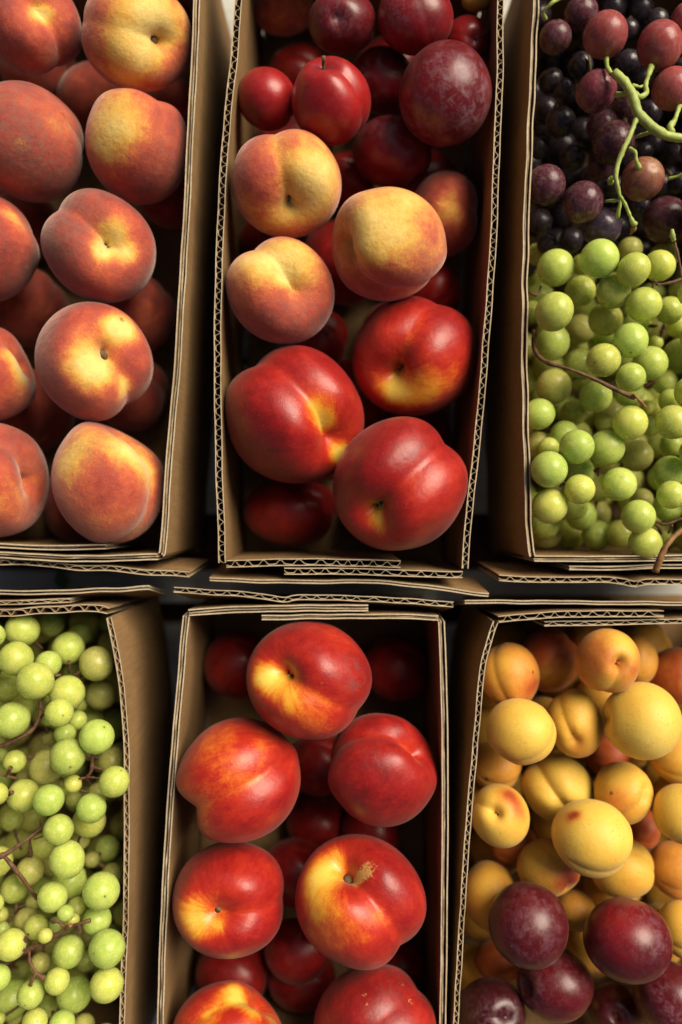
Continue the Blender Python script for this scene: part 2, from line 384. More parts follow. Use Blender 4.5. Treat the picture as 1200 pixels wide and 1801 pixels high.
# --- dark and green grape box
r = box_root("cardboard box of dark grapes and green grapes", 0, 0)
L_TR = [(950, -130), (943, 0), (937, 146), (930, 290), (925, 437), (923, 575), (925, 750), (929, 870), (933, 962), (936, 978)]
panel(r, "wall", L_TR, 11, 'layer', shift=(-4, 0))
panel(r, "wall", [(940, 982), (1060, 983), (1200, 981), (1400, 978)], 11, 'layer')
panel(r, "end_flap", [(1004, 1000), (1100, 999), (1200, 996), (1330, 992)], 8, 'layer', ztop=H - 0.003)
panel(r, "end_panel", [(880, 1017), (985, 1019), (1060, 1021), (1100, 1027), (1122, 1031), (1150, 1025), (1250, 1023), (1400, 1020)], 11, 'flute', 26, ztop=H - 0.004, shift=(-10, -14), zbot=0.065, wobble=1.2)
panel(r, "wall", [(1404, 978), (1400, 400), (1400, -130)], 11, 'layer')
panel(r, "wall", [(952, -138), (1150, -136), (1400, -138)], 11, 'layer')
bottom(r, [(948, -130), (1398, -130), (1398, 980), (936, 980)]); BOX['TR'] = r
# --- green grape box
r = box_root("cardboard box filled only with green grapes", 0, 0)
R_BL = [(192, 1086), (203, 1137), (213, 1200), (218, 1250), (223, 1320), (223, 1400), (222, 1600), (218, 1690), (215, 1800), (212, 1930)]
panel(r, "wall", R_BL, 10, 'flute', 21, shift=(4, 0))
panel(r, "wall", [(190, 1074), (170, 1070), (120, 1071), (60, 1074), (0, 1078), (-180, 1083)], 13, 'flute', 25, shift=(0, 14))
panel(r, "end_flap", [(118, 1058), (60, 1060), (0, 1062), (-120, 1066)], 8, 'flute', 24, ztop=H - 0.006, shift=(0, 10))
panel(r, "end_panel", [(258, 1036), (200, 1039), (100, 1042), (0, 1044), (-160, 1048)], 8, 'layer', ztop=H - 0.006, shift=(0, 26), zbot=0.065, wobble=1.6)
panel(r, "wall", [(-186, 1084), (-190, 1500), (-190, 1930)], 11, 'layer')
panel(r, "wall", [(-186, 1938), (0, 1936), (212, 1938)], 11, 'layer')
bottom(r, [(-184, 1084), (196, 1084), (222, 1400), (212, 1932), (-184, 1932)]); BOX['BL'] = r
# --- nectarine box
r = box_root("cardboard box filled only with red nectarines", 0, 0)
L_BM = [(328, 1084), (322, 1140), (312, 1261), (297, 1450), (289, 1600), (282, 1801), (279, 1930)]
R_BM = [(777, 1094), (780, 1180), (783, 1300), (783, 1450), (782, 1600), (779, 1801), (777, 1930)]
panel(r, "wall", L_BM, 12, 'layer', shift=(-2, 0), bulge=5)
panel(r, "wall", R_BM, 12, 'layer', shift=(2, 0), bulge=-4)
panel(r, "wall", [(332, 1077), (400, 1073), (520, 1070), (648, 1069)], 12, 'layer', shift=(0, 16))
panel(r, "end_flap", [(460, 1087), (560, 1085), (680, 1084), (772, 1087)], 9, 'layer', ztop=H - 0.001, shift=(0, 12))
panel(r, "end_panel", [(304, 1038), (360, 1042), (430, 1046), (480, 1053), (502, 1055), (530, 1051), (640, 1054), (730, 1059), (799, 1064)], 10, 'flute', 26, ztop=H - 0.003, shift=(0, 28), zbot=0.065, wobble=1.0)
panel(r, "wall", [(282, 1938), (500, 1936), (776, 1938)], 11, 'layer')
bottom(r, [(330, 1090), (777, 1090), (779, 1930), (281, 1930)]); BOX['BM'] = r
# --- apricot and plum box
r = box_root("cardboard box of yellow apricots and dark plums", 0, 0)
L_BR = [(872, 1094), (862, 1125), (849, 1175), (839, 1280), (825, 1437), (813, 1610), (803, 1785), (797, 1930)]
panel(r, "wall", L_BR, 10, 'flute', 19, shift=(2, 0))
panel(r, "wall", [(877, 1089), (940, 1083), (1050, 1080), (1168, 1079)], 12, 'flute', 25, shift=(0, 12))
panel(r, "end_flap", [(960, 1099), (1050, 1097), (1200, 1093), (1330, 1090)], 9, 'flute', 25, ztop=H - 0.003, shift=(0, 8))
panel(r, "end_panel", [(820, 1060), (900, 1060), (1000, 1061), (1200, 1063), (1400, 1064)], 7, 'layer', ztop=H - 0.005, shift=(0, 20), zbot=0.065, wobble=1.2)
panel(r, "wall", [(1404, 1086), (1402, 1500), (1404, 1930)], 11, 'layer')
panel(r, "wall", [(800, 1938), (1100, 1936), (1404, 1938)], 11, 'layer')
bottom(r, [(874, 1090), (1398, 1090), (1398, 1930), (799, 1930)]); BOX['BR'] = r

def xat(path, v): 
    p = np.array(path); o = np.argsort(p[:, 1]); return float(np.interp(v, p[o, 1], p[o, 0]))
INNER = {'TL': (lambda v: -165, lambda v: xat(R_TL, v) - 6, -128, 970), 'TM': (lambda v: xat(L_TM, v) + 7 - 6, lambda v: xat(R_TM, v) - 6 + 6, -128, 982),
         'TR': (lambda v: xat(L_TR, v) + 6, lambda v: 1394, -128, 976), 'BL': (lambda v: -184, lambda v: xat(R_BL, v) - 5, 1092, 1930),
         'BM': (lambda v: xat(L_BM, v) + 6 - 6, lambda v: xat(R_BM, v) - 6 + 5, 1092, 1930), 'BR': (lambda v: xat(L_BR, v) + 5, lambda v: 1396, 1104, 1930)}

# ------------------------------------------------------------------ stone fruit
# kind, box, u, v, ru, rv, layer, stem (pixel or view vector), suture (pixel or vector), ground colour, paint patches, options, label
def ang_gauss(n, d, s):
    a = np.arccos(np.clip(n @ d, -1, 1)); return np.exp(-(a / s) ** 2)
NT_, NP_ = 60, 92
_th = (np.linspace(0, 1, NT_ + 1) ** 1.25) * math.pi      # denser rings round the stem
_ph = np.linspace(0, 2 * math.pi, NP_, endpoint=False)
TH, PH = np.meshgrid(_th, _ph, indexing='ij')
UNIT = np.stack([np.sin(TH) * np.cos(PH), np.sin(TH) * np.sin(PH), np.cos(TH)], -1).reshape(-1, 3)
FACES = []
for i in range(NT_):
    for j in range(NP_):
        FACES.append((i * NP_ + j, (i + 1) * NP_ + j, (i + 1) * NP_ + (j + 1) % NP_, i * NP_ + (j + 1) % NP_))
FACES = np.array(FACES)
SHAPE = {'peach': dict(squash=0.93, cleft=0.085, cw=0.17, dim=0.38, dw=0.37, tip=0.03, lob=0.035, lump=0.03),
         'nectarine': dict(squash=0.96, cleft=0.075, cw=0.20, dim=0.32, dw=0.28, tip=0.05, lob=0.045, lump=0.028),
         'plum': dict(squash=1.02, cleft=0.022, cw=0.16, dim=0.15, dw=0.22, tip=0.0, lob=0.02, lump=0.018),
         'apricot': dict(squash=0.97, cleft=0.060, cw=0.15, dim=0.15, dw=0.20, tip=0.02, lob=0.03, lump=0.022)}
def view_vec(p, u, v, ru, rv):
    if len(p) == 3: w = np.array(p, float); return w / np.linalg.norm(w)
    x, y = (p[0] - u) / ru, -(p[1] - v) / rv
    q = x * x + y * y
    if q > 0.97: s = math.sqrt(0.97 / q); x *= s; y *= s; q = 0.97
    return np.array([x, y, math.sqrt(1 - q)])
FR = []
def fruit(kind, box, u, v, ru, rv, layer, stem, sut, ground, patches, label, **opt):
    FR.append(dict(kind=kind, box=box, u=u, v=v, ru=ru, rv=rv, L=layer, stem=stem, sut=sut, g=ground, pat=patches, label=label, opt=opt))
def ray_geo(f, z):
    d = H + D - z
    X, Y = (f['u'] - CU) * K, (CV - f['v']) * K
    th = math.atan(math.hypot(X, Y) / D); ps = math.atan2(Y, X); e = 1 / math.cos(th)
    mx = math.hypot(math.cos(ps) * e, math.sin(ps)); my = math.hypot(math.sin(ps) * e, math.cos(ps))
    r = math.sqrt(f['ru'] * f['rv'] / (mx * my)) * K * d / D
    # the outline's middle lies a little outside the projected centre
    L = d * e; al = math.asin(min(0.5, r / L))
    tc = (math.tan(th + al) + math.tan(th - al)) / 2
    s = math.tan(th) / tc if tc > 1e-6 else 1
    c = np.array([X * d / D * s, Y * d / D * s, z])
    return c, r, f['ru'] / f['rv'] * my / mx

exec_order = []
A = fruit
# ---- peaches
A('peach', 'TL', 52, 38, 92, 94, 0, (72, -8), (85, 20), 0.16, [(80, 12, 28, .75), (70, 100, 40, .22), (10, 60, 50, .05)], "dark red peach at the box end with one pale yellow streak by its stem")
A('peach', 'TL', 241, 61, 99, 101, 0, (298, 72), (190, 42), 0.44, [(275, 25, 60, .55), (230, 110, 55, .40), (300, 125, 40, -.25), (175, 50, 50, -.12), (250, 150, 30, -.1)], "mostly yellow peach with a deep dark stem hollow", nub=2, cleft=.45)
A('peach', 'TL', 44, 249, 106, 108, 0.3, (-.6, -.5, -.6), (.3, -.6, -.5), 0.12, [(115, 210, 55, .28), (5, 320, 30, .22), (60, 160, 40, .10)], "large dark red peach with a tan scar on its cheek", marks=[(33, 252, 26, .52)], veil=[(30, 200, 90, .8), (60, 310, 60, .5)])
A('peach', 'TL', 241, 259, 91, 102, 0.4, (.2, .95, -.25), (290, 200), 0.30, [(205, 215, 60, .48), (180, 270, 50, .25), (300, 260, 60, -.05), (235, 320, 60, -.18)], "orange and red peach with its crease over one shoulder and yellow cheek", cleft=.5, veil=[(290, 270, 50, .4)])
A('peach', 'TL', 173, 432, 101, 101, 0, (201, 420), (180, 400), 0.14, [(208, 398, 34, .62), (182, 432, 22, .95), (228, 440, 20, .6), (170, 490, 60, .14)], "red peach with a bright yellow wedge around its stem hollow", nub=1, veil=[(110, 390, 60, .8), (140, 350, 60, .6), (250, 480, 50, .5)])
A('peach', 'TL', -31, 436, 100, 97, 0.3, (-.8, .3, .4), (-.2, .7, .6), 0.14, [(30, 380, 30, .5), (40, 450, 40, .1)], "grey red peach pressed against the peach with the yellow wedge", marks=[(40, 466, 6, .8)], veil=[(50, 500, 50, .7)])
A('peach', 'TL', 165, 636, 104, 105, 0, (198, 614), (222, 660), 0.18, [(160, 640, 42, .80), (185, 650, 30, .35), (228, 578, 24, .8), (208, 572, 20, .6), (226, 682, 16, .55), (215, 700, 14, .4), (170, 575, 40, .06)], "red and yellow peach with a woody stem stub in its hollow", nub=2, marks=[(220, 564, 7, .7)], veil=[(90, 620, 40, .5), (150, 720, 60, .3)])
A('peach', 'TL', 190, 849, 100, 107, 0.1, (228, 752), (265, 800), 0.34, [(225, 790, 36, .62), (260, 815, 30, .45), (120, 820, 32, .45), (150, 780, 30, .35), (190, 860, 45, -.12), (190, 930, 40, .1)], "orange red peach with pale yellow shoulders in the box corner", veil=[(170, 800, 40, .5), (200, 940, 50, .4)])
A('peach', 'TL', -14, 844, 102, 101, 0.2, (72, 850), (40, 800), 0.24, [(10, 880, 40, .20), (60, 870, 25, .15)], "red peach with a shrivelled stem hollow on its side", nub=1, marks=[(68, 862, 10, .5)], veil=[(30, 780, 60, .4)])
A('peach', 'TL', -26, 656, 89, 85, 0.4, (56, 632), (30, 600), 0.22, [(40, 650, 26, .6), (20, 620, 24, .4), (30, 690, 30, .2)], "small red and yellow peach with a crease running to its stem")
PD = "dark red peach in the shaded lower layer of the peach box"
for (u, v, ru) in ((165, 172, 66), (242, 552, 70), (52, 540, 70)):
    A('peach', 'TL', u, v, ru, ru, 3, (-.3, .2, -.9), (.6, .3, .5), 0.22, [(u + 20, v + 10, 30, .12)], PD, group="peaches in the lower layer")
# ---- box with plums, peaches and nectarines
A('plum', 'TM', 602, 38, 60, 60, .5, (592, 30), (600, 60), 0.36, [(620, 60, 40, -.1)], "dark red plum with a dimple facing upward, touching a brighter plum", bl=[(590, 25, 30, .5)])
A('plum', 'TM', 731, 30, 67, 68, .2, (-.4, .7, -.5), (.3, -.3, .7), 0.52, [(720, 70, 40, .1), (750, 20, 40, -.15)], "glossy red plum between the upward dimpled plum and the small stemmed plum", bl=[(690, 40, 25, .7), (700, 10, 25, .6)])
A('plum', 'TM', 822, 74, 41, 48, 1.2, (836, 68), (810, 60), 0.50, [(800, 60, 20, .2)], "small red plum with a thin dry stem touching the box wall", long_stem=((836, 68), (858, 52)))
A('apricot', 'TM', 838, 2, 26, 20, 1.4, (0, .8, -.3), (-.3, -.2, .8), 0.62, [], "yellow apricot wedged behind the plums")
A('plum', 'TM', 470, 174, 52, 57, .6, (-.5, .5, -.6), (.3, .1, -.8), 0.62, [(440, 200, 40, -.2), (480, 150, 30, .12)], "smooth bright red plum leaning on the heart shaped plum")
A('plum', 'TM', 583, 177, 70, 79, 0, (569, 108), (610, 130), 0.66, [(600, 240, 40, -.15), (545, 190, 40, -.12), (630, 150, 40, .08)], "heart shaped bright red plum with a short woody stem", nub=3, cleft=3.0)
A('plum', 'TM', 674, 142, 54, 62, 1.8, (640, 110), (660, 160), 0.40, [], "dark red plum wedged down between four other plums", bl=[(645, 115, 20, .8)])
A('plum', 'TM', 784, 164, 82, 95, -.1, (.1, .8, -.6), (.5, -.3, -.8), 0.34, [(740, 160, 40, .1)], "largest plum, red and frosted with purple grey bloom", bl=[(840, 190, 40, .95), (780, 110, 40, .6), (740, 220, 40, .6), (800, 170, 60, .45), (830, 130, 40, .8)])
A('plum', 'TM', 690, 267, 70, 66, 1.0, (.6, -.7, .1), (.3, .2, .7), 0.38, [(660, 290, 40, .12)], "dark red plum tucked beneath the largest frosted plum", bl=[(675, 215, 30, .55), (720, 240, 25, .4)])
A('peach', 'TM', 490, 18, 56, 46, 3, (0, .5, -.8), (.4, .2, .8), 0.35, [], "dull brownish peach low down among the plums")
A('peach', 'TM', 504, 323, 97, 96, .1, (511, 374), (494, 290), 0.42, [(555, 300, 50, .52), (545, 370, 40, .30), (440, 330, 45, -.22), (430, 350, 25, .25), (480, 400, 30, .2), (450, 270, 40, -.1)], "yellow and red peach with a stitched crease and dark stem hole", nub=1, marks=[(496, 308, 10, .55), (500, 330, 7, .55), (555, 365, 10, .4)])
A('peach', 'TM', 684, 429, 102, 101, 0, (590, 425), (612, 470), 0.46, [(665, 400, 60, .50), (720, 345, 40, .30), (740, 440, 40, .02), (690, 500, 60, -.18), (630, 500, 40, -.12)], "golden yellow peach with a notch in its side", veil=[(750, 440, 50, .4)])
A('peach', 'TM', 493, 511, 95, 95, .2, (528, 505), (490, 455), 0.30, [(450, 455, 50, .50), (520, 445, 50, .45), (500, 480, 14, .4), (460, 560, 60, -.05), (560, 560, 40, -.15), (500, 580, 60, -.12)], "peach with a slit like crease, yellow above and red below", marks=[(525, 548, 5, .6)], veil=[(520, 540, 50, .5)])
A('peach', 'TM', 784, 376, 60, 76, 2.0, (.3, -.3, -.9), (.6, .2, .5), 0.22, [(790, 365, 30, .45)], "shaded peach with a yellow patch behind the notched peach")
A('nectarine', 'TM', 765, 515, 48, 52, 3.0, (.3, .6, -.7), (.6, .2, .5), 0.25, [], "dark red nectarine hidden behind the notched yellow peach")
A('nectarine', 'TM', 729, 626, 109, 106, .1, (690, 661), (697, 640), 0.28, [(695, 690, 24, .62), (740, 690, 40, .40), (790, 660, 40, .28), (720, 570, 40, .14), (650, 600, 40, .05), (775, 560, 50, -.05)], "red nectarine with yellow glow below its small stem pit", nub=1)
A('nectarine', 'TM', 519, 729, 121, 121, 0, (594, 776), (540, 690), 0.22, [(604, 800, 20, .85), (585, 745, 20, .55), (560, 720, 30, .35), (570, 690, 40, .18), (500, 640, 50, .04), (450, 760, 60, -.10)], "broad red nectarine with a sharp crease ending in a yellow stem end", cleft=1.5)
A('nectarine', 'TM', 704, 851, 118, 117, -.1, (645, 906), (740, 820), 0.20, [(660, 925, 22, .55), (640, 895, 20, .35), (770, 830, 40, .22), (740, 880, 40, .14), (640, 790, 60, -.06)], "red nectarine in the corner with a long crease and open stem pit", nub=1, cleft=1.4, veil=[(730, 770, 30, .35)])
A('nectarine', 'TM', 512, 902, 84, 60, 3.2, (.2, -.6, -.6), (.6, .2, .5), 0.16, [], "dark red nectarine low in the corner under the broad creased one")
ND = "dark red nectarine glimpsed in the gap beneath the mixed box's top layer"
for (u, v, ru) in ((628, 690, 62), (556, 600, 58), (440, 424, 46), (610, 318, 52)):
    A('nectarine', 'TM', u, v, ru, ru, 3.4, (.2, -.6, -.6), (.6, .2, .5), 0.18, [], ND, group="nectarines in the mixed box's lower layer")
# ---- nectarine box
A('nectarine', 'BM', 544, 1196, 110, 105, 0, (490, 1182), (590, 1240), 0.26, [(462, 1190, 26, .62), (490, 1215, 26, .35), (520, 1235, 22, .30), (545, 1250, 30, .15), (600, 1120, 50, .16), (560, 1270, 50, .22), (510, 1130, 50, -.04)], "red nectarine with a grey bruise and a yellow patch beside its stem", nub=1, veil=[(622, 1188, 26, 1.3)], marks=[(565, 1203, 5, .5)])
A('nectarine', 'BM', 420, 1372, 109, 110, .1, (-.85, -.45, -.3), (380, 1410), 0.40, [(400, 1330, 60, .10), (430, 1370, 30, .10), (370, 1290, 40, .12), (350, 1420, 40, .10), (430, 1460, 60, -.12), (500, 1400, 40, -.1)], "plain orange red nectarine with a faint crease touching the box wall", cleft=1.3)
A('nectarine', 'BM', 674, 1355, 96, 100, .2, (752, 1318), (700, 1290), 0.22, [(745, 1325, 14, .55), (720, 1300, 20, .16), (640, 1420, 60, -.08)], "dark red nectarine with its stem cleft turned to the wall", bl=[(660, 1330, 30, .3)], cleft=1.5, marks=[(665, 1332, 6, .5)])
A('nectarine', 'BM', 401, 1583, 98, 104, .1, (376, 1611), (450, 1605), 0.26, [(335, 1610, 32, .50), (360, 1640, 30, .28), (385, 1635, 14, .25), (430, 1540, 50, .10), (390, 1500, 40, -.05), (430, 1660, 50, -.05)], "red nectarine with a greenish stem hole and shallow crease", nub=4)
A('nectarine', 'BM', 634, 1587, 115, 119, -.1, (598, 1524), (660, 1590), 0.30, [(560, 1540, 34, .55), (560, 1590, 40, .35), (600, 1640, 50, .28), (665, 1620, 30, .18), (680, 1510, 50, -.10), (700, 1580, 40, -.05), (590, 1500, 20, .3)], "large nectarine with a knot of tan russet scars beside its stem", nub=2, marks=[(646, 1532, 24, .62), (608, 1540, 14, .42), (625, 1545, 14, .5)], cleft=1.4)
A('nectarine', 'BM', 400, 1828, 98, 98, .1, (470, 1765), (440, 1760), 0.38, [(410, 1750, 24, .50), (440, 1780, 24, .42), (360, 1790, 30, .25), (480, 1790, 20, .35), (400, 1760, 20, .15), (345, 1770, 30, -.1)], "nectarine streaked with bright orange and yellow at the box's foot")
A('nectarine', 'BM', 660, 1806, 108, 110, .1, (.5, .4, -.7), (740, 1740), 0.18, [(735, 1800, 30, .18)], "dark red nectarine with pale scratches and a star shaped scar", marks=[(642, 1758, 6, .75), (645, 1775, 5, .7), (708, 1735, 6, .7), (724, 1765, 7, .7), (660, 1770, 7, .6)], bl=[(690, 1760, 50, .35)])
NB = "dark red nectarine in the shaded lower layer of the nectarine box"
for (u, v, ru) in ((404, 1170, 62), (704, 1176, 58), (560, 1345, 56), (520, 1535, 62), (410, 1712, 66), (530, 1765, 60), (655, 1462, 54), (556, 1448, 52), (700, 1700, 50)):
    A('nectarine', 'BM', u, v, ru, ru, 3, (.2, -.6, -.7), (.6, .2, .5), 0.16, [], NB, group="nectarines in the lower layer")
# ---- apricots
A('apricot', 'BR', 897, 1188, 53, 58, .8, (905, 1243), (890, 1230), .36, [(880, 1170, 30, .15), (935, 1210, 20, -.2)], "deep orange apricot touching the fluted wall near the box corner", marks=[(938, 1184, 4, .9)])
A('apricot', 'BR', 966, 1160, 56, 57, 2.0, (.2, .4, -.8), (.6, .4, .4), .22, [(975, 1190, 30, .2), (970, 1130, 30, -.15)], "dull orange apricot heavily speckled with dark red")
A('apricot', 'BR', 1069, 1162, 58, 57, 0, (1091, 1168), (1080, 1200), .34, [(1100, 1130, 28, .30), (1050, 1150, 34, -.10), (1070, 1205, 20, .2), (1110, 1180, 14, -.1)], "pinkish orange apricot showing its small stem pit", nub=1)
A('apricot', 'BR', 1122, 1160, 36, 45, 2.2, (0, .6, -.7), (.6, .4, .4), .42, [], "olive yellow apricot half hidden behind the pinkish one")
A('apricot', 'BR', 1192, 1188, 54, 50, 2.6, (0, .6, -.7), (.6, .4, .4), .20, [], "brownish orange apricot down in the shade by the large yellow one")
A('apricot', 'BR', 917, 1287, 62, 59, 0, (880, 1335), (920, 1340), .66, [(900, 1335, 30, -.15), (940, 1290, 30, .12), (880, 1270, 30, -.05)], "pale yellow apricot resting below the deep orange one")
A('apricot', 'BR', 1012, 1272, 50, 61, .9, (1010, 1305), (995, 1268), .58, [(1020, 1315, 30, -.18), (1050, 1270, 20, -.1)], "yellow apricot with a dark stitched crease line", marks=[(990, 1255, 4, .6), (998, 1275, 4, .6), (1006, 1293, 4, .6)])
A('apricot', 'BR', 1131, 1268, 70, 69, 0, (1065, 1262), (.2, -.2, -.9), .72, [(1110, 1240, 24, -.10), (1150, 1300, 40, .15)], "largest smooth pale yellow apricot")
A('apricot', 'BR', 982, 1387, 63, 62, .5, (994, 1424), (965, 1380), .66, [(1020, 1390, 30, .1), (990, 1440, 20, -.1), (960, 1350, 30, -.06)], "yellow apricot split by a sharp deep cleft", cleft=1.9)
A('apricot', 'BR', 1097, 1395, 53, 56, .9, (1141, 1390), (1120, 1420), .52, [(1085, 1415, 30, -.22), (1110, 1365, 30, .12)], "orange apricot with a brown blemish and reddish freckles", cleft=1.5, marks=[(1078, 1397, 6, .7)])
A('apricot', 'BR', 880, 1435, 52, 57, .5, (872, 1430), (850, 1418), .62, [(900, 1400, 22, -.45), (915, 1430, 20, -.3), (870, 1470, 30, .05)], "yellow apricot with a red blush and a dark stem dot", nub=1)
A('apricot', 'BR', 1042, 1475, 72, 70, -.2, (.7, .5, -.5), (.4, -.7, .2), .74, [(1008, 1440, 14, -.55), (1020, 1435, 10, -.4), (1060, 1520, 40, -.12)], "pale yellow apricot on top of the heap with one red spot")
A('apricot', 'BR', 965, 1526, 56, 52, 1.0, (1000, 1572), (990, 1530), .46, [(1000, 1550, 26, -.45), (940, 1510, 30, .12)], "orange apricot with a dark red end beside the plums")
A('apricot', 'BR', 1094, 1528, 58, 54, 1.0, (.5, -.5, -.6), (.6, .3, .5), .58, [(1110, 1560, 30, -.1)], "golden apricot pressed under the red spotted pale one")
A('apricot', 'BR', 1201, 1432, 54, 54, .2, (.6, .3, .3), (.2, -.7, .6), .64, [(1180, 1400, 20, .1)], "yellow apricot resting over a dull brownish one, beside the freckled orange apricot")
A('apricot', 'BR', 1190, 1530, 50, 52, 2.0, (.6, .3, -.5), (.2, -.7, .6), .36, [], "dull brownish yellow apricot beside the golden one pressed under the pale one")
A('apricot', 'BR', 864, 1576, 49, 63, 1.0, (-.3, .7, -.5), (.2, -.7, -.6), .42, [(860, 1550, 30, .1), (890, 1620, 30, -.1)], "orange apricot squeezed between the fluted wall and a plum")
A('apricot', 'BR', 872, 1348, 46, 44, 2.2, (.6, .3, -.5), (.2, -.7, .6), .40, [], "shaded olive apricot by the wall with a dark spot", marks=[(855, 1372, 6, .9)])
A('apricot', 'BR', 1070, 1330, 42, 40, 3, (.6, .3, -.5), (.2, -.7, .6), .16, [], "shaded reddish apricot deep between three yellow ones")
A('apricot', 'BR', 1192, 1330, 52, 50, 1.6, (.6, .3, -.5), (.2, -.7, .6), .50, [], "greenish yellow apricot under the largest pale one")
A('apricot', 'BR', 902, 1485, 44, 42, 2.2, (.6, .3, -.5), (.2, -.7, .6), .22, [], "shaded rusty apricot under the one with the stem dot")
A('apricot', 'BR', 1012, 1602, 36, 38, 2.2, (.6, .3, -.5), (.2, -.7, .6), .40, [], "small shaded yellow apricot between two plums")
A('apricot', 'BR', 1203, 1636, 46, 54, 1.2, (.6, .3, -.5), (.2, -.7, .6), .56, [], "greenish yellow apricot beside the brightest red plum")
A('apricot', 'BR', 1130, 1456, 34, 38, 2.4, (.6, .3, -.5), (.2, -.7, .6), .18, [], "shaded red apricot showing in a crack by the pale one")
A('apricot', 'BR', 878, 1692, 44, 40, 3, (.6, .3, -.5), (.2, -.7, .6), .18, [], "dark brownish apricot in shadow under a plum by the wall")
# ---- plums in the apricot box
A('plum', 'BR', 930, 1628, 71, 78, 0, (.3, -.5, -.7), (.5, .5, -.5), .20, [(955, 1600, 40, .08)], "dusty maroon plum standing highest beside the orange apricots", bl=[(955, 1600, 50, .35), (930, 1660, 40, .3)], marks=[(900, 1665, 5, .5)])
A('plum', 'BR', 1105, 1655, 80, 77, 0, (.3, -.5, -.7), (.5, .5, -.5), .30, [(1100, 1620, 50, .22), (1140, 1700, 40, -.1)], "big plum with a bright red cheek and white dust", bl=[(1155, 1660, 30, .6), (1140, 1600, 40, .35)])
A('plum', 'BR', 977, 1731, 68, 69, .9, (921, 1736), (950, 1770), .26, [(1000, 1700, 40, .06)], "maroon plum with its stem dimple turned to the wall", bl=[(1000, 1700, 40, .4), (930, 1740, 26, .8)], nub=1)
A('plum', 'BR', 1178, 1754, 66, 66, .9, (.5, -.5, -.7), (1165, 1750), .28, [], "maroon plum with a pale line of bloom along its crease", bl=[(1165, 1750, 20, .9), (1180, 1790, 20, .8)])
A('plum', 'BR', 866, 1780, 60, 62, 1.1, (892, 1790), (870, 1790), .06, [], "nearly black plum touching the fluted wall", bl=[(850, 1790, 30, .6), (900, 1770, 20, .4)])
A('plum', 'BR', 1083, 1776, 50, 48, 2.2, (1083, 1790), (1070, 1760), .18, [], "shaded dark plum between two lower plums", nub=1)

# ---- settle the heap: keep every outline where it is, slide fruit along its sight line until nothing overlaps
ZTOP = {'TL': H - 0.012, 'TM': H - 0.010, 'BM': H - 0.008, 'BR': H - 0.006}
STEP = {'TL': 0.024, 'TM': 0.022, 'BM': 0.026, 'BR': 0.020}
def settle(items, top_lim=0.006, sq=0.985, iters=260):
    for f in items:
        f['z0'] = f['z'] = max(f['ztop'] - f['L'] * f['step'], 0.02)
    n = len(items)
    for it in range(iters):
        g = [ray_geo(f, f['z']) for f in items]
        C = np.array([x[0] for x in g]); Rr = np.array([x[1] for x in g])
        dz = np.zeros(n); moved = False
        dist = np.linalg.norm(C[:, None] - C[None], axis=2); ov = (Rr[:, None] + Rr[None]) * sq - dist
        for i, j in zip(*np.where(np.triu(ov > 0.0003, 1))):
            moved = True
            if items[i]['L'] > items[j]['L']: lo, hi = i, j
            elif items[i]['L'] < items[j]['L']: lo, hi = j, i
            else: lo, hi = (i, j) if C[i, 2] < C[j, 2] else (j, i)
            a = ov[i, j] * 0.35
            dz[lo] -= a
            if abs(items[i]['L'] - items[j]['L']) < 0.6: dz[hi] += a * 0.5
        for k, f in enumerate(items):
            f['z'] = min(max(f['z'] + max(-0.004, min(0.004, dz[k])), Rr[k] * 0.97 + 0.004), f['z0'] + top_lim)
        if not moved: break
for bx in ('TL', 'TM', 'BM', 'BR'):
    it = [f for f in FR if f['box'] == bx]
    for f in it: f['ztop'] = ZTOP[bx]; f['step'] = STEP[bx]
    settle(it)
# fruit of the lower layer that shows only as dark shapes in the gaps
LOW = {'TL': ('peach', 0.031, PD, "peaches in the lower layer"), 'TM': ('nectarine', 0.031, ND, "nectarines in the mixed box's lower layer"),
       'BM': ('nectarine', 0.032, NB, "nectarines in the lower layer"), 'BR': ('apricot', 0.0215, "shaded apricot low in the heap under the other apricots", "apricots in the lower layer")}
rf = random.Random(21)
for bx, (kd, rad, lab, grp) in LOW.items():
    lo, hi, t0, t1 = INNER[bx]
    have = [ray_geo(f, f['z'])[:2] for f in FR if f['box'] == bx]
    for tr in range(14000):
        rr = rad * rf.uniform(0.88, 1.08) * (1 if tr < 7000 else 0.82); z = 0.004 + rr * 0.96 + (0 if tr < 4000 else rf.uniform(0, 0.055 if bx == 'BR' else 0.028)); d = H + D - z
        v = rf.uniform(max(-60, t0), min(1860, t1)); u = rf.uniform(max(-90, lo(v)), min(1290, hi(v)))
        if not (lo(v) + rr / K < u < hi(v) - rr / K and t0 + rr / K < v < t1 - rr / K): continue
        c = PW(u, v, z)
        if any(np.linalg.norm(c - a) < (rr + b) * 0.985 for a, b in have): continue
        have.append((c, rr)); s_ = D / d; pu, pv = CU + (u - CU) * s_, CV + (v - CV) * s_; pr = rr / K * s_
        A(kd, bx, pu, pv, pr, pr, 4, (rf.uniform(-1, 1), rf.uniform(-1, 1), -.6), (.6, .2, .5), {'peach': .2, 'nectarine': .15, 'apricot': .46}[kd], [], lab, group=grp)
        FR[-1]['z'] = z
def keep_inside(f, c, r):
    if f.get('free'): return c
    lo, hi, t0, t1 = INNER[f['box']]
    v = CV - c[1] / K; u = c[0] / K + CU; rp = r / K
    l, h = lo(v) + rp, hi(v) - rp
    if c[2] < H + 0.3 * r:
        if u < l: u = l
        elif u > h: u = h
        if v > t1 - rp: v = t1 - rp
        if f['L'] > 1.5 and v < t0 + rp and t0 > 0: v = t0 + rp
    return np.array([(u - CU) * K, (CV - v) * K, c[2]])

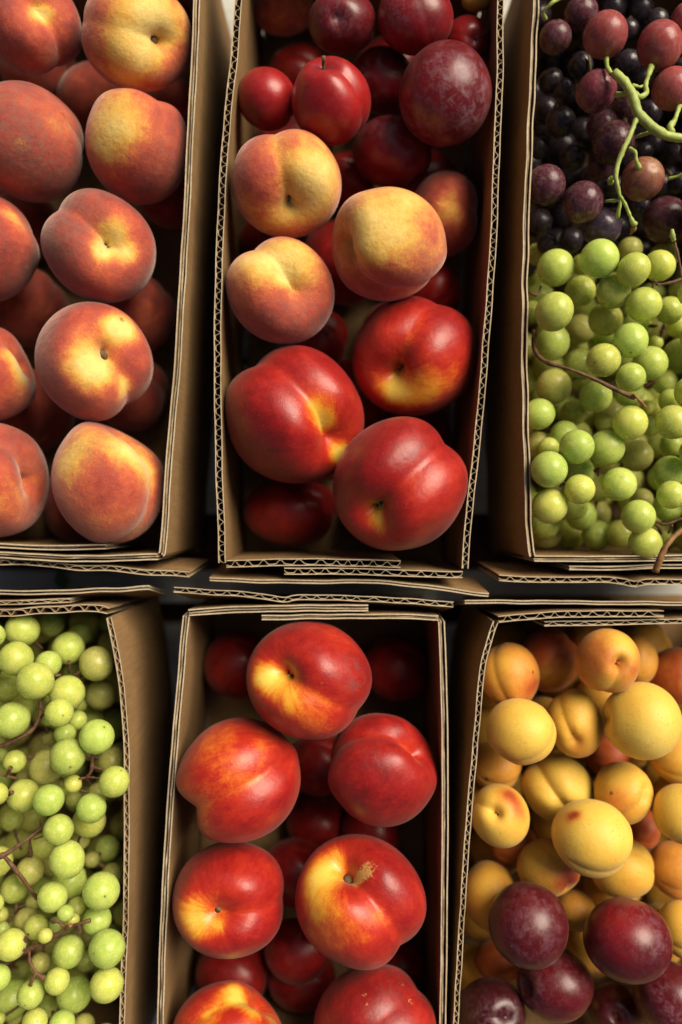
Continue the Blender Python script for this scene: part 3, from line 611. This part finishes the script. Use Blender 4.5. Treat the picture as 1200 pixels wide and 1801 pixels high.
def tube_geo(pts, rad, seg=8, caps=True):
    pts = np.array(pts, float); n = len(pts); rad = np.broadcast_to(rad, (n,))
    T = np.gradient(pts, axis=0); T /= np.linalg.norm(T, axis=1)[:, None] + 1e-12
    ref = np.array([0.31, 0.17, 0.94]); V = []; 
    for i in range(n):
        a = np.cross(T[i], ref); a /= np.linalg.norm(a) + 1e-9; b = np.cross(T[i], a)
        for k in range(seg):
            w = 2 * math.pi * k / seg; V.append(pts[i] + rad[i] * (a * math.cos(w) + b * math.sin(w)))
    F = [(i * seg + k, i * seg + (k + 1) % seg, (i + 1) * seg + (k + 1) % seg, (i + 1) * seg + k) for i in range(n - 1) for k in range(seg)]
    if caps: F += [tuple(range(seg - 1, -1, -1)), tuple((n - 1) * seg + k for k in range(seg))]
    return V, F

def build_fruit(f, seed):
    r_ = np.random.default_rng(seed); sp = SHAPE[f['kind']]; opt = f['opt']
    c, r, ratio = ray_geo(f, f['z']); c = keep_inside(f, c, r)
    u, v, ru, rv = f['u'], f['v'], f['ru'], f['rv']
    fw = np.array([0, 0, H + D]) - c; fw /= np.linalg.norm(fw)
    rt = np.array([1.0, 0, 0]); rt -= fw * (rt @ fw); rt /= np.linalg.norm(rt); up = np.cross(fw, rt)
    za = view_vec(f['stem'], u, v, ru, rv); sv = view_vec(f['sut'], u, v, ru, rv)
    xa = sv - za * (sv @ za)
    if np.linalg.norm(xa) < 0.05: xa = np.array([.3, .5, .2]) - za * (np.array([.3, .5, .2]) @ za)
    xa /= np.linalg.norm(xa); ya = np.cross(za, xa)
    RL = np.stack([xa, ya, za], 1)                     # local -> view
    th, ph = TH.reshape(-1), PH.reshape(-1); phs = (ph + math.pi) % (2 * math.pi) - math.pi
    cl = sp['cleft'] * opt.get('cleft', 1.0) * r_.uniform(0.85, 1.15)
    rad = np.ones(len(th))
    wx = sp['cw'] * (0.55 + 0.75 * np.sin(th))
    side = np.clip(np.sin(th), 0, 1) ** 0.5
    rad -= cl * np.exp(-np.abs(phs * np.maximum(np.sin(th), .05) / wx) ** 1.3) * side * (1.12 - 0.35 * th / math.pi)
    rad += cl * 0.55 * np.exp(-((np.abs(phs) - 0.62) / 0.42) ** 2) * side
    rad += sp['lob'] * np.cos(2 * phs) * np.sin(th) ** 2 * 0.5
    stretch = 1 + 0.9 * np.exp(-(phs / 0.7) ** 2) * opt.get('cleft', 1.0) * (1 if f['kind'] != 'plum' else .4)
    dmp = sp['dim'] * r_.uniform(0.85, 1.15)
    rad -= dmp * np.exp(-(th / (sp['dw'] * stretch)) ** 1.6)
    if f['opt'].get('nub', 0) in (1, 2): rad -= 0.16 * np.exp(-(th / 0.20) ** 2) * (1 + 0.35 * np.cos(2 * phs + 0.6))
    rad += 0.045 * np.exp(-((th - sp['dw'] * 2.3) / 0.3) ** 2)
    rad += sp['tip'] * np.exp(-((math.pi - th) / 0.22) ** 2)
    for k in range(6):                                 # uneven growth
        d = r_.normal(size=3); d /= np.linalg.norm(d)
        rad += sp['lump'] * r_.uniform(-1, 1) * np.exp(-(np.arccos(np.clip(UNIT @ d, -1, 1)) / 0.8) ** 2)
    for k in range(26):                                # small dents and swellings
        d = r_.normal(size=3); d /= np.linalg.norm(d)
        rad += 0.009 * r_.uniform(-1, 0.8) * np.exp(-(np.arccos(np.clip(UNIT @ d, -1, 1)) / r_.uniform(0.16, 0.34)) ** 2)
    V = UNIT * rad[:, None]; V[:, 2] *= sp['squash']
    W = V @ RL.T                                       # view frame
    ex = (W[:, 0].max() - W[:, 0].min()) / 2; ey = (W[:, 1].max() - W[:, 1].min()) / 2
    ox = (W[:, 0].max() + W[:, 0].min()) / 2; oy = (W[:, 1].max() + W[:, 1].min()) / 2
    q = math.sqrt(ratio)
    W = (W - [ox, oy, 0]) * [q / ex, 1 / q / ey, 1.0]
    V = W @ RL
    # paint: R ground colour, G scars, B bloom or down
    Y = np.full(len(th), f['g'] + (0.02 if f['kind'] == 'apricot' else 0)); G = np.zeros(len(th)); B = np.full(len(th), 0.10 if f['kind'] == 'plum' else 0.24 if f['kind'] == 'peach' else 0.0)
    rm = (ru + rv) / 2
    for (px, py, pr, w) in f['pat']:
        d = RL.T @ view_vec((px, py), u, v, ru, rv); Y += w * ang_gauss(UNIT, d, pr / rm * 1.05)
    for key, arr in (('marks', G), ('veil', B), ('bl', B)):
        for (px, py, pr, w) in opt.get(key, []):
            d = RL.T @ view_vec((px, py), u, v, ru, rv); arr += w * ang_gauss(UNIT, d, pr / rm * 1.05)
    if f['kind'] in ('peach', 'nectarine'):
        Y += 0.16 * np.exp(-(th / 0.5) ** 2) + 0.10 * np.exp(-np.abs(phs * np.sin(th) / 0.10) ** 2) * (np.cos(th) > -0.6)
    if f['kind'] == 'plum': B += 0.45 * np.exp(-(th / 0.3) ** 2)
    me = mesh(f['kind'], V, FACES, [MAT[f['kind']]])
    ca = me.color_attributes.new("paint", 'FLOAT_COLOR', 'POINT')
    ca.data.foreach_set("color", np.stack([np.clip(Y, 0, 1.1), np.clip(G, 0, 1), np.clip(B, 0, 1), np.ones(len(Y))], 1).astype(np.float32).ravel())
    RW = np.stack([rt, up, fw], 1) @ RL
    M = Matrix([[*(RW[i] * r), c[i]] for i in range(3)] + [[0, 0, 0, 1]])
    o = obj(f['kind'], me); o.matrix_world = M
    tag(o, f['label'], f['kind'], opt.get('group'))
    st = opt.get('nub', 0)
    if st:
        pole = V[:NP_].mean(0)
        if st == 3: pts = [pole + [0, 0, -.04], pole + [.02, 0, .10], pole + [.05, .02, .20], pole + [.05, .03, .30]]; rr = [.035, .03, .04, .06]; m = 'twig'
        elif st == 4: pts = [pole + [0, 0, -.02], pole + [0, 0, .03]]; rr = [.06, .05]; m = 'olive_stem'
        elif st == 2: pts = [pole + [0, 0, -.03], pole + [.01, 0, .05], pole + [-.02, .02, .11]]; rr = [.09, .11, .06]; m = 'twig'
        else: pts = [pole + [0, 0, -.02], pole + [.01, 0, .02]]; rr = [.13, .09]; m = 'twig'
        Vt, Ft = tube_geo(pts, rr, 9); Vt = np.array(Vt) + r_.normal(0, 0.008, (len(Vt), 3))
        obj("stem", mesh("stem", Vt, Ft, [MAT[m]]), o)
    if 'long_stem' in opt:
        a, b = opt['long_stem']; pole = V[:NP_].mean(0); Mi = M.inverted()
        e = np.array(Mi @ Vector(P(b[0], b[1], c[2] + r * 0.9))); m_ = (pole + e) / 2 + [0, .05, .1]
        Vt, Ft = tube_geo([pole, m_, e], [.03, .025, .035], 7); obj("stem", mesh("stem", Vt, Ft, [MAT['twig']]), o)
    return o
for i, f in enumerate(FR): build_fruit(f, 100 + i)

# ------------------------------------------------------------------ grapes
def grape_mesh(name, el, mat, seed):
    r_ = np.random.default_rng(seed); nt, npz = 20, 32; V = []; F = []
    for i in range(nt + 1):
        t = math.pi * i / nt
        for j in range(npz):
            p = 2 * math.pi * j / npz; V.append((math.sin(t) * math.cos(p), math.sin(t) * math.sin(p), math.cos(t)))
    V = np.array(V); rad = np.ones(len(V))
    for k in range(5):
        d = r_.normal(size=3); d /= np.linalg.norm(d); rad += 0.03 * r_.uniform(-1, 1) * ang_gauss(V, d, 0.9)
    th = np.arccos(np.clip(V[:, 2], -1, 1)); rad -= 0.05 * np.exp(-((math.pi - th) / 0.22) ** 2) + 0.02 * np.exp(-(th / 0.12) ** 2)
    V = V * rad[:, None] * [1, 1, el]
    F = [(i * npz + j, (i + 1) * npz + j, (i + 1) * npz + (j + 1) % npz, i * npz + (j + 1) % npz) for i in range(nt) for j in range(npz)]
    return mesh(name, V, F, [mat])
GM = {k: [grape_mesh("grape", e, MAT[k], s) for s, e in enumerate((0.98, 1.0, 1.05, 1.08, 1.02))] for k in ('green_grape', 'red_grape', 'dark_grape')}
GR = []
def zoomed(lst, u0, v0, s, box, bunch_of):
    for row in lst:
        x, y, rr, L = row[:4]; u, v = u0 + x / s, v0 + y / s
        GR.append(dict(box=box, u=u, v=v, ru=rr / s, rv=rr / s, L=L, kind=row[4] if len(row) > 4 else 'g', bunch=bunch_of(u, v, row[4] if len(row) > 4 else 'g')))
TRG = [(225,205,98,.5),(450,157,102,0),(624,215,86,0),(755,195,82,.5),(519,327,91,0),(218,430,98,0),(352,325,82,1.5),(675,395,93,.1),(480,470,90,1.5),(128,137,58,2),
 (605,110,65,1.6),(775,150,78,1.6),(355,190,55,2.6),(805,425,75,1.5),(930,335,82,0),(610,577,92,0),(470,677,88,0),(707,695,92,.8),(608,765,77,-.1),(210,588,88,1.6),
 (350,700,85,1.8),(215,812,92,1.6),(430,862,85,1.4),(600,840,80,1.6),(785,790,66,1.6),(865,655,95,1.8),(128,952,82,1),(318,945,70,2.4),(470,992,46,2.6),(605,998,91,0),
 (825,995,92,0),(270,1060,75,1.3),(333,1120,90,0),(485,1125,95,.5),(640,1165,85,1.6),(710,1015,55,1.6),(192,1235,95,0),(350,1245,72,1.7),(348,1338,79,0),(550,1310,90,.1),
 (195,1422,93,.4),(325,1430,65,1.6),(355,1470,80,2.4),(648,1475,88,0),(682,1612,87,.4),(815,1365,75,0),(800,1425,80,1.2),(805,1250,86,.9),(132,1110,70,1.7),(190,1125,55,1.2),
 (435,1590,80,2.6),(560,1565,75,2),(920,840,88,0),(812,885,62,1.2),(935,1150,80,0),(665,1390,60,2.8),(440,1330,75,3),(170,1590,90,3.2),(300,1600,80,3.8),(640,500,75,2.6),
 (850,500,62,2.6),(735,590,40,2.6),(350,520,80,3.6),(820,1110,65,2.6),(105,430,58,2.6),(785,1600,52,2.6),(690,920,40,2.6),(745,930,55,3.4),(170,1520,75,2.8),(940,560,80,.6),(960,720,80,1),
 (950,980,80,1),(960,1330,85,.6),(970,1500,85,.4),(1080,400,90,.2),(1090,620,90,.3),(1100,850,90,.1),(1090,1080,90,.4),(1120,1250,90,.2),(1100,1450,90,.4),(1050,1620,85,.5),(900,1640,70,2.2)]
zoomed(TRG, 900, 400, 2.903, 'TR', lambda u, v, k: 'g_upper' if v < 705 else 'g_lower')
TRD = [(660,245,170,0,'r'),(1045,320,172,0,'r'),(1135,625,158,0,'r'),(490,90,130,.8,'p'),(595,640,152,.4,'q'),(310,262,122,.8,'p'),(485,460,98,1.6,'b'),(275,570,95,1.8,'b'),
 (365,620,72,1.5,'b'),(815,450,105,1.7,'b'),(820,210,82,1.7,'b'),(1020,150,96,1.4,'b'),(1222,120,105,0,'r'),(345,860,110,2.0,'b'),(715,1005,162,.9,'p'),(640,880,120,1.5,'p'),
 (790,770,90,2,'p'),(195,1040,82,2.6,'b'),(430,1110,100,2.6,'b'),(240,1300,145,.5,'p'),(505,1420,150,.5,'p'),(925,1260,160,0,'s'),(1085,1550,170,.9,'p'),(635,1600,142,.5,'v'),
 (620,1190,85,1.9,'p'),(250,1710,78,1.8,'b'),(930,1070,72,2.4,'b'),(1150,1080,82,2.4,'b'),(1190,460,56,1.8,'b'),(700,60,120,2.6,'b'),(900,60,110,2.6,'b'),(190,100,100,2.4,'b'),
 (200,1560,90,3,'b'),(720,1310,80,2.8,'b'),(1170,1290,82,2.4,'b'),(960,800,100,2.6,'b'),(420,1690,90,3,'b'),(560,1250,60,3.2,'b'),(560,300,100,3,'b'),(240,780,100,3.4,'b'),(900,1450,90,3,'b'),
 (1350,300,165,.2,'r'),(1380,700,160,.6,'p'),(1330,1050,150,.9,'p'),(1400,1350,160,.4,'p'),(1340,1620,150,.6,'p'),(1300,900,110,2,'b')]
zoomed(TRD, 900, 0, 4.0, 'TR', lambda u, v, k: 'dark' if k == 'b' else 'red')
BLA = [(180,270,140,1),(555,415,140,1.6),(785,540,148,1.2),(820,790,130,2.4),(130,500,145,0),(390,545,112,.8),(287,680,160,-.1),(545,780,148,.4),(482,940,119,0),(95,998,148,0),
 (-60,310,105,0),(50,720,130,1.6),(630,1000,82,1.6),(528,1110,86,1.2),(788,1135,148,0),(548,1295,148,0),(118,1335,98,.8),(380,1380,148,1.4),(910,1330,120,1.8),(930,1500,130,0),
 (595,1515,76,.4),(190,1615,140,.8),(393,1648,130,0),(742,1715,125,0),(-30,1600,100,0),(800,1590,90,1.6),(200,910,90,2.4),(400,1150,62,2.4),(390,1000,52,2),(650,870,62,2.4),
 (420,220,100,3),(570,600,62,2.8),(400,830,42,2),(200,1460,72,2.4),(600,1640,72,2.4),(560,1560,90,2.4),(10,1290,62,2.4),(-130,600,140,.2),(-180,900,140,.4),(-200,1250,140,.3),(-330,450,140,.2),(-380,1050,140,.2),(-420,1500,140,.3),(650,300,100,3.4),(760,1000,90,3.4)]
zoomed(BLA, 0, 1050, 4.615, 'BL', lambda u, v, k: 'b_upper')
BLB = [(475,180,130,0),(545,423,150,0),(725,110,140,1.2),(245,515,122,1.2),(330,320,115,2.2),(655,265,82,2.2),(745,425,70,2.4),(425,727,132,0),(565,600,150,1.5),(823,680,158,0),
 (910,540,90,2.4),(625,810,85,.9),(535,860,70,0),(590,910,62,0),(788,915,122,.4),(867,1145,162,0),(865,1440,148,0),(215,910,100,1.4),(290,970,105,.8),(367,1040,66,-.1),
 (90,1115,135,0),(560,1170,138,.4),(330,1265,95,1.2),(465,1410,110,0),(600,1520,155,1.5),(250,1520,120,0),(-20,1385,120,0),(285,1740,115,0),(505,1760,115,.3),(680,1770,100,1.5),
 (-20,440,130,.7),(120,660,120,1.8),(-40,780,78,0),(10,870,62,1.5),(20,990,72,1.5),(95,1560,160,2),(270,770,68,1.8),(455,950,70,1.2),(520,950,100,2.4),(380,1620,100,2.6),(700,1250,90,2.8),
 (870,330,110,3),(-10,1720,62,.8),(120,1700,72,2.2),(100,100,100,2.6),(720,1030,62,2.4),(-200,300,140,.3),(-220,650,140,.3),(-240,1050,140,.4),(-250,1500,140,.3),(-430,500,140,.2),(-450,950,140,.3),(-460,1350,140,.2),(-480,1800,140,.3),(-200,1850,140,.4),(150,2000,140,.3),(600,2050,140,.4),(850,1900,140,.6),(400,1900,120,.9)]
zoomed(BLB, 0, 1420, 4.615, 'BL', lambda u, v, k: 'b_lower')
rg = random.Random(4)
for bx in ('TR', 'BL'):
    it = [g for g in GR if g['box'] == bx]
    for g in it: g['ztop'] = H + (0.004 if bx == 'TR' else 0.008); g['step'] = 0.021
    settle(it, 0.006, 0.97, 160)
# grapes of the lower layers that fill the boxes: packed without overlaps from the floor up
for bx, (u0, u1, v0, v1) in {'TR': (930, 1392, -60, 972), 'BL': (-160, 228, 1094, 1900)}.items():
    lo, hi, t0, t1 = INNER[bx]
    G0 = [ray_geo(g, g['z'])[:2] for g in GR if g['box'] == bx]
    C = np.array([x[0] for x in G0]); R = np.array([x[1] for x in G0])
    for tr in range(26000):
        rr = rg.uniform(0.0092, 0.0122); z = 0.004 + rr + (rg.uniform(0, 0.012) if tr < 6000 else rg.uniform(0.0, 0.022))
        v = rg.uniform(v0, v1); u = rg.uniform(u0, u1)
        if not (lo(v) + rr / K < u < hi(v) - rr / K and t0 + rr / K < v < t1 - rr / K): continue
        c = PW(u, v, z)
        if (np.linalg.norm(C - c, axis=1) < (R + rr) * 0.96).any(): continue
        C = np.vstack([C, c]); R = np.append(R, rr); s_ = D / (H + D - z); dk = bx == 'TR' and v < 395
        b = 'dark' if dk else (('g_upper' if v < 690 else 'g_lower') if bx == 'TR' else ('b_upper' if v < 1440 else 'b_lower'))
        GR.append(dict(box=bx, u=CU + (u - CU) * s_, v=CV + (v - CV) * s_, ru=rr / K * s_, rv=rr / K * s_, L=4, kind='b' if dk else 'g', bunch=b, fill=True, z=z, fc=c, fr=rr))
BUN = {}
def bunch(key, label, group, u, v):
    r = obj("grape_bunch", None); tag(r, label, "grapes", group); BUN[key] = r
    r.location = (0, 0, 0)
bunch('red', "bunch of pinkish red and purple grapes on a thick green stem", None, 0, 0)
bunch('dark', "blue black grapes heaped beneath the pinkish red bunch", None, 0, 0)
bunch('g_upper', "green grape bunch with a long brown twig lying across it, touching the dark grapes", None, 0, 0)
bunch('g_lower', "green grape bunch in the box corner with a tan stem hanging over the rim", None, 0, 0)
bunch('b_upper', "green grape bunch at the flap end of the all green grape box", None, 0, 0)
bunch('b_lower', "green grape bunch with forked reddish brown twigs in the all green grape box", None, 0, 0)
rc = np.random.default_rng(11)
for i, g in enumerate(GR):
    c, r, _ = ray_geo(g, g['z'])
    if g.get('fill'): c, r = g['fc'], g['fr']
    elif g['L'] > 0.9: c = keep_inside(g, c, r)
    g['c'], g['r'] = c, r
    k = g['kind']
    if k == 'g':
        t = rc.uniform(); col = np.array([0.64, 0.73, 0.18]) * (1 - t) + np.array([0.77, 0.75, 0.18]) * t
        if rc.uniform() < 0.2: col = np.array([0.62, 0.74, 0.18])
        if g['L'] > 1 and rc.uniform() < 0.3: col = np.array([0.66, 0.60, 0.18])
        mk = 'green_grape'
    else:
        mk = 'dark_grape' if k in 'bv' else 'red_grape'
        col = {'r': (0.42, 0.075, 0.075), 'q': (0.24, 0.035, 0.06), 'p': (0.10, 0.022, 0.035), 's': (0.26, 0.065, 0.045), 'b': (0.028, 0.014, 0.022), 'v': (0.075, 0.04, 0.07)}[k]
        col = np.array(col)
    col = col * rc.uniform(0.9, 1.1)
    o = obj("grape", rg.choice(GM[mk]), BUN[g['bunch']])
    d = np.array([rc.normal() * 0.8, rc.normal() * 0.8, abs(rc.normal()) * 0.6 + (0.2 if k == 'g' else -0.2)])
    if k == 'r': d = np.array([rc.normal() * .3, 0.9, 0.2])
    if k == 's': d = np.array([-.1, -.2, -0.9])
    if k in 'pq': d[2] = abs(d[2]) + .2
    q = Vector(d).to_track_quat('Z', 'Y')
    o.matrix_world = Matrix.LocRotScale(Vector(c), q, Vector((r, r, r)))
    o.color = (*[float(x) for x in col], 1)
    g['pole'] = -d / np.linalg.norm(d)

# ---- stems: the visible ones traced at their own height, with short pedicels to the grapes
def tubes(parent, name, mat, specs, seed=1, join=False):
    V, F = [], []; r_ = np.random.default_rng(seed); first = None
    for pts, w in specs:
        p = np.array(pts, float); n = max(4, len(p) * 4)
        s = np.concatenate([[0], np.cumsum(np.linalg.norm(np.diff(p, axis=0), axis=1))]); ss = np.linspace(0, s[-1], n)
        xy, _ = catmull(p[:, :2], n)
        q = np.stack([xy[:, 0], xy[:, 1], np.interp(ss, s, p[:, 2])], 1)
        w = np.atleast_1d(w)
        rad = np.interp(np.linspace(0, 1, n), np.linspace(0, 1, len(w)), w) * (1 + r_.normal(0, 0.05 if mat == 'green_stem' else 0.10, n) + (0.07 if mat == 'green_stem' else 0.16) * np.sin(np.linspace(0, 1, n) * 9 + r_.uniform(0, 6)) ** 3) * (0.86 if mat == 'green_stem' else 0.74)
        v, f = tube_geo(q, rad, 9); v = [x + r_.normal(0, 0.00012, 3) for x in v]
        if join: b = len(V); V += v; F += [tuple(i + b for i in t) for t in f]
        else:
            nm = name if first is None else "twig"
            o = obj(nm, mesh(nm, v, f, [MAT[mat]]), parent); first = first or o
    return obj(name, mesh(name, V, F, [MAT[mat]]), parent) if join else first
def zp(pts, u0, v0, s, dz):
    """traced pixel path; dz = height above the rims (one value or one per point)"""
    dz = np.broadcast_to(dz, (len(pts),)); return [P(u0 + x / s, v0 + y / s, H + d) for (x, y), d in zip(pts, dz)]
w = K * 1.0
a = lambda pts, dz, wid: (zp(pts, 900, 0, 4.0, dz), np.array(wid) * K)
main = [a([(722,512),(790,570),(850,670),(885,790),(940,850),(1010,910),(1100,955),(1230,975),(1330,960)], [.012,.015,.017,.016,.015,.015,.013,.012,.01], [9,9.5,10,9.5,9.5,9,9]),
 a([(885,815),(830,960),(770,1090),(735,1220),(755,1340),(768,1400),(757,1480),(745,1535)], [.015,.017,.016,.014,.012,.010,.008,.004], [6,5.5,5.5,5,4.5,4,3.5,5]),
 a([(765,1380),(810,1460),(850,1560),(872,1580)], [.011,.008,.004,.003], [3.5,3,3.5,6]),
 a([(828,1040),(870,1070),(880,1130),(905,1200)], [.016,.019,.018,.013], [3.5,3.5,4,7]),
 a([(664,398),(675,470),(700,520)], [.002,.009,.012], [6,4,5]),
 a([(982,470),(945,590),(950,650),(905,682),(868,655)], [.006,.012,.014,.015,.016], [7,4.5,5,5,6]),
 a([(1182,735),(1150,840),(1115,890),(1130,935)], [.006,.010,.012,.013], [6,4,6,7]),
 a([(735,668),(800,658),(845,670)], [.006,.012,.016], [6,4,5]), a([(850,600),(900,612),(945,600)], [.016,.012,.010], [3,3,3]),
 a([(875,965),(990,930),(1020,920)], [-.002,.008,.014], [3.5,4,5]), a([(660,1415),(760,1410)], [.002,.009], [3,3.5]),
 a([(240,135),(228,70),(270,30),(345,-14)], [.0,.006,.008,.006], [5,3.5,4,4.5]), a([(700,1285),(690,1262),(730,1240)], [.008,.011,.013], [6,5,4]),
 a([(1100,1258),(1190,1235),(1260,1200)], [-.004,.0,.004], [3,3,4])]
tubes(BUN['red'], "stem", 'green_stem', main, 1)
tubes(BUN['red'], "bud", 'tan_stem', [a([(868,1575),(858,1615),(835,1650)], [.004,.001,-.003], [4.5,6.5,2])], 2)
b = lambda pts, dz, wid: (zp(pts, 900, 400, 2.903, dz), np.array(wid) * K)
tubes(BUN['g_upper'], "stem", 'brown_stem', [b([(112,525),(118,620),(180,682),(300,722),(420,772),(540,832),(632,872)], [-.02,-.010,.0,.006,.008,.010,.012], [4,5,5,4.5,4.5,4.5,5.5]),
 b([(735,292),(800,285),(880,262),(980,250)], [.008,.010,.010,.01], [3,3.5,4,4]), b([(755,300),(722,262)], [.010,.014], [2,1.5]),
 b([(85,330),(130,345),(150,300)], [-.012,-.008,-.01], [3,3,2.5]), b([(870,265),(858,180),(832,75)], [.008,.010,.012], [3,2.5,3])], 3)
tubes(BUN['g_upper'], "twig_end", 'tan_stem', [b([(622,850),(650,880),(686,918)], [.014,.013,.012], [3,4,3])], 4)
tubes(BUN['g_upper'], "bud", 'green_stem', [b([(830,70),(822,40),(820,8)], [.012,.013,.014], [4,5.5,2.5])], 5)
tubes(BUN['g_lower'], "stem", 'tan_stem', [b([(960,1490),(870,1545),(800,1612),(760,1690),(735,1757)], [.010,.013,.015,.014,.010], [5,6,6,6.5,7.5])], 6)
tubes(BUN['g_lower'], "twig", 'brown_stem', [b([(725,1500),(790,1515),(860,1490),(930,1470)], [-.004,.002,.004,.006], [3.5,3,3.5,4]), b([(820,1520),(800,1560)], [.003,-.006], [3,2]),
 b([(245,1325),(262,1300),(300,1330)], [-.006,-.004,-.008], [3,3,3]), b([(420,1245),(445,1230),(440,1270)], [-.014,-.012,-.014], [4,4,3])], 7)
c_ = lambda pts, dz, wid: (zp(pts, 0, 1050, 4.615, dz), np.array(wid) * K)
tubes(BUN['b_upper'], "stem", 'brown_stem', [c_([(-150,1260),(0,1212),(120,1160),(250,1090),(310,1000),(330,900),(325,840)], [.004,.004,.004,.004,.0,-.002,-.004], [4.5,5,5,4.5,5,4,4]),
 c_([(752,1275),(745,1400),(705,1460),(640,1475)], [.004,.002,.002,.002], [4.5,4,3.5,2.5]), c_([(705,1460),(805,1472)], [.002,.006], [2.5,2.5]), c_([(745,1375),(825,1400)], [.0,-.006], [3,3.5]),
 c_([(655,1570),(715,1585)], [.0,.002], [3,2.5]), c_([(562,525),(562,612)], [-.010,-.016], [5,3]), c_([(605,640),(650,605)], [-.014,-.012], [3,4]), c_([(450,640),(495,632)], [.0,-.004], [3,3]),
 c_([(-20,1400),(40,1450),(90,1385)], [-.004,-.002,.002], [3,3,4.5]), c_([(40,1450),(130,1470)], [-.002,-.008], [3,3]), c_([(330,905),(365,930),(330,985)], [-.002,.0,-.004], [3,3,3]),
 c_([(70,1600),(100,1585)], [.0,.006], [4.5,5.5])], 8)
e_ = lambda pts, dz, wid: (zp(pts, 0, 1420, 4.615, dz), np.array(wid) * K)
tubes(BUN['b_lower'], "stem", 'brown_stem', [e_([(350,155),(250,240),(150,310),(30,388),(-120,440)], [.000,.004,.007,.009,.009], [4.5,4.5,4.5,5.5,5]), e_([(30,388),(150,540),(230,660),(300,740)], [.009,.008,.004,-.004], [5.5,4.5,4,3.5]),
 e_([(-60,1310),(50,1270),(200,1170),(400,1080),(540,985),(650,942),(735,916)], [-.002,.0,.004,.008,.010,.012,.012], [5,5,5.5,5,5,3.5,5]),
 e_([(240,1170),(230,1240),(290,1340),(362,1390)], [.005,.010,.012,.012], [4,3.5,3.5,6]), e_([(248,1440),(262,1400),(295,1345)], [.012,.013,.012], [6,3,3.5]),
 e_([(540,985),(470,930),(420,930)], [.010,.014,.012], [3.5,3.5,3]), e_([(200,1170),(205,1080),(230,1035)], [.004,.009,.010], [4,3,5]), e_([(200,1160),(175,1150)], [.006,.011], [4,6]),
 e_([(640,950),(650,1010)], [.012,.010], [4,5]), e_([(245,390),(245,260)], [-.008,.002], [6,2.5]), e_([(270,262),(350,235)], [.003,.0], [2,2]), e_([(330,150),(328,90)], [.0,.004], [2.5,2])], 9)
tubes(BUN['b_lower'], "twig_end", 'tan_stem', [e_([(545,985),(575,955)], [.013,.016], [5,5])], 10)
# hidden frame of each bunch: pedicels reaching from the grapes to a crooked rachis
for key, root in BUN.items():
    gs = [g for g in GR if g['bunch'] == key and g['L'] > 0.6 and 'c' in g]
    if not gs: continue
    C = np.array([g['c'] for g in gs]); ce = C.mean(0); specs = []
    for g in gs[::2]:
        o_ = C[np.argsort(np.linalg.norm(C - g['c'], axis=1))[1:5]].mean(0); d = o_ - g['c']; d[2] -= 0.004
        d /= np.linalg.norm(d) + 1e-9
        p0 = g['c'] + d * g['r'] * 0.96; p1 = p0 + d * 0.006 + rc.normal(0, .001, 3); p2 = p1 + (o_ - p1) * 0.5 + np.array([0, 0, -0.004])
        specs.append(([p0, p1, p2], np.array([0.0018, 0.0010, 0.0012])))
    tubes(root, "pedicels", 'olive_stem' if key in ('red', 'dark') else 'brown_stem', specs, 20, True)["kind"] = "stuff"

# ------------------------------------------------------------------ leaf scrap on the table
V = []; F = []; n = 9
for i in range(n + 1):
    t = i / n; wd = 0.0052 * math.sin(math.pi * (t ** 0.8)) + 0.0002
    for s, zz in ((-1, .0022), (0, .0009), (1, .0026)):
        V.append((s * wd, (t - .5) * 0.016, zz + 0.002 * t * t))
for i in range(n):
    for s in (0, 1): F.append((i * 3 + s, i * 3 + s + 1, i * 3 + s + 4, i * 3 + s + 3))
F += []
lf = obj("leaf", mesh("leaf", V, F, [MAT['leaf']]))
pl = P(110, 1016, 0.0); lf.location = (pl[0], pl[1], 0.0005); lf.rotation_euler = (0, 0, 0.05)
md = lf.modifiers.new("thickness", 'SOLIDIFY'); md.thickness = 0.0004
tag(lf, "small green leaf scrap lying on the table between the two box rows", "leaf")
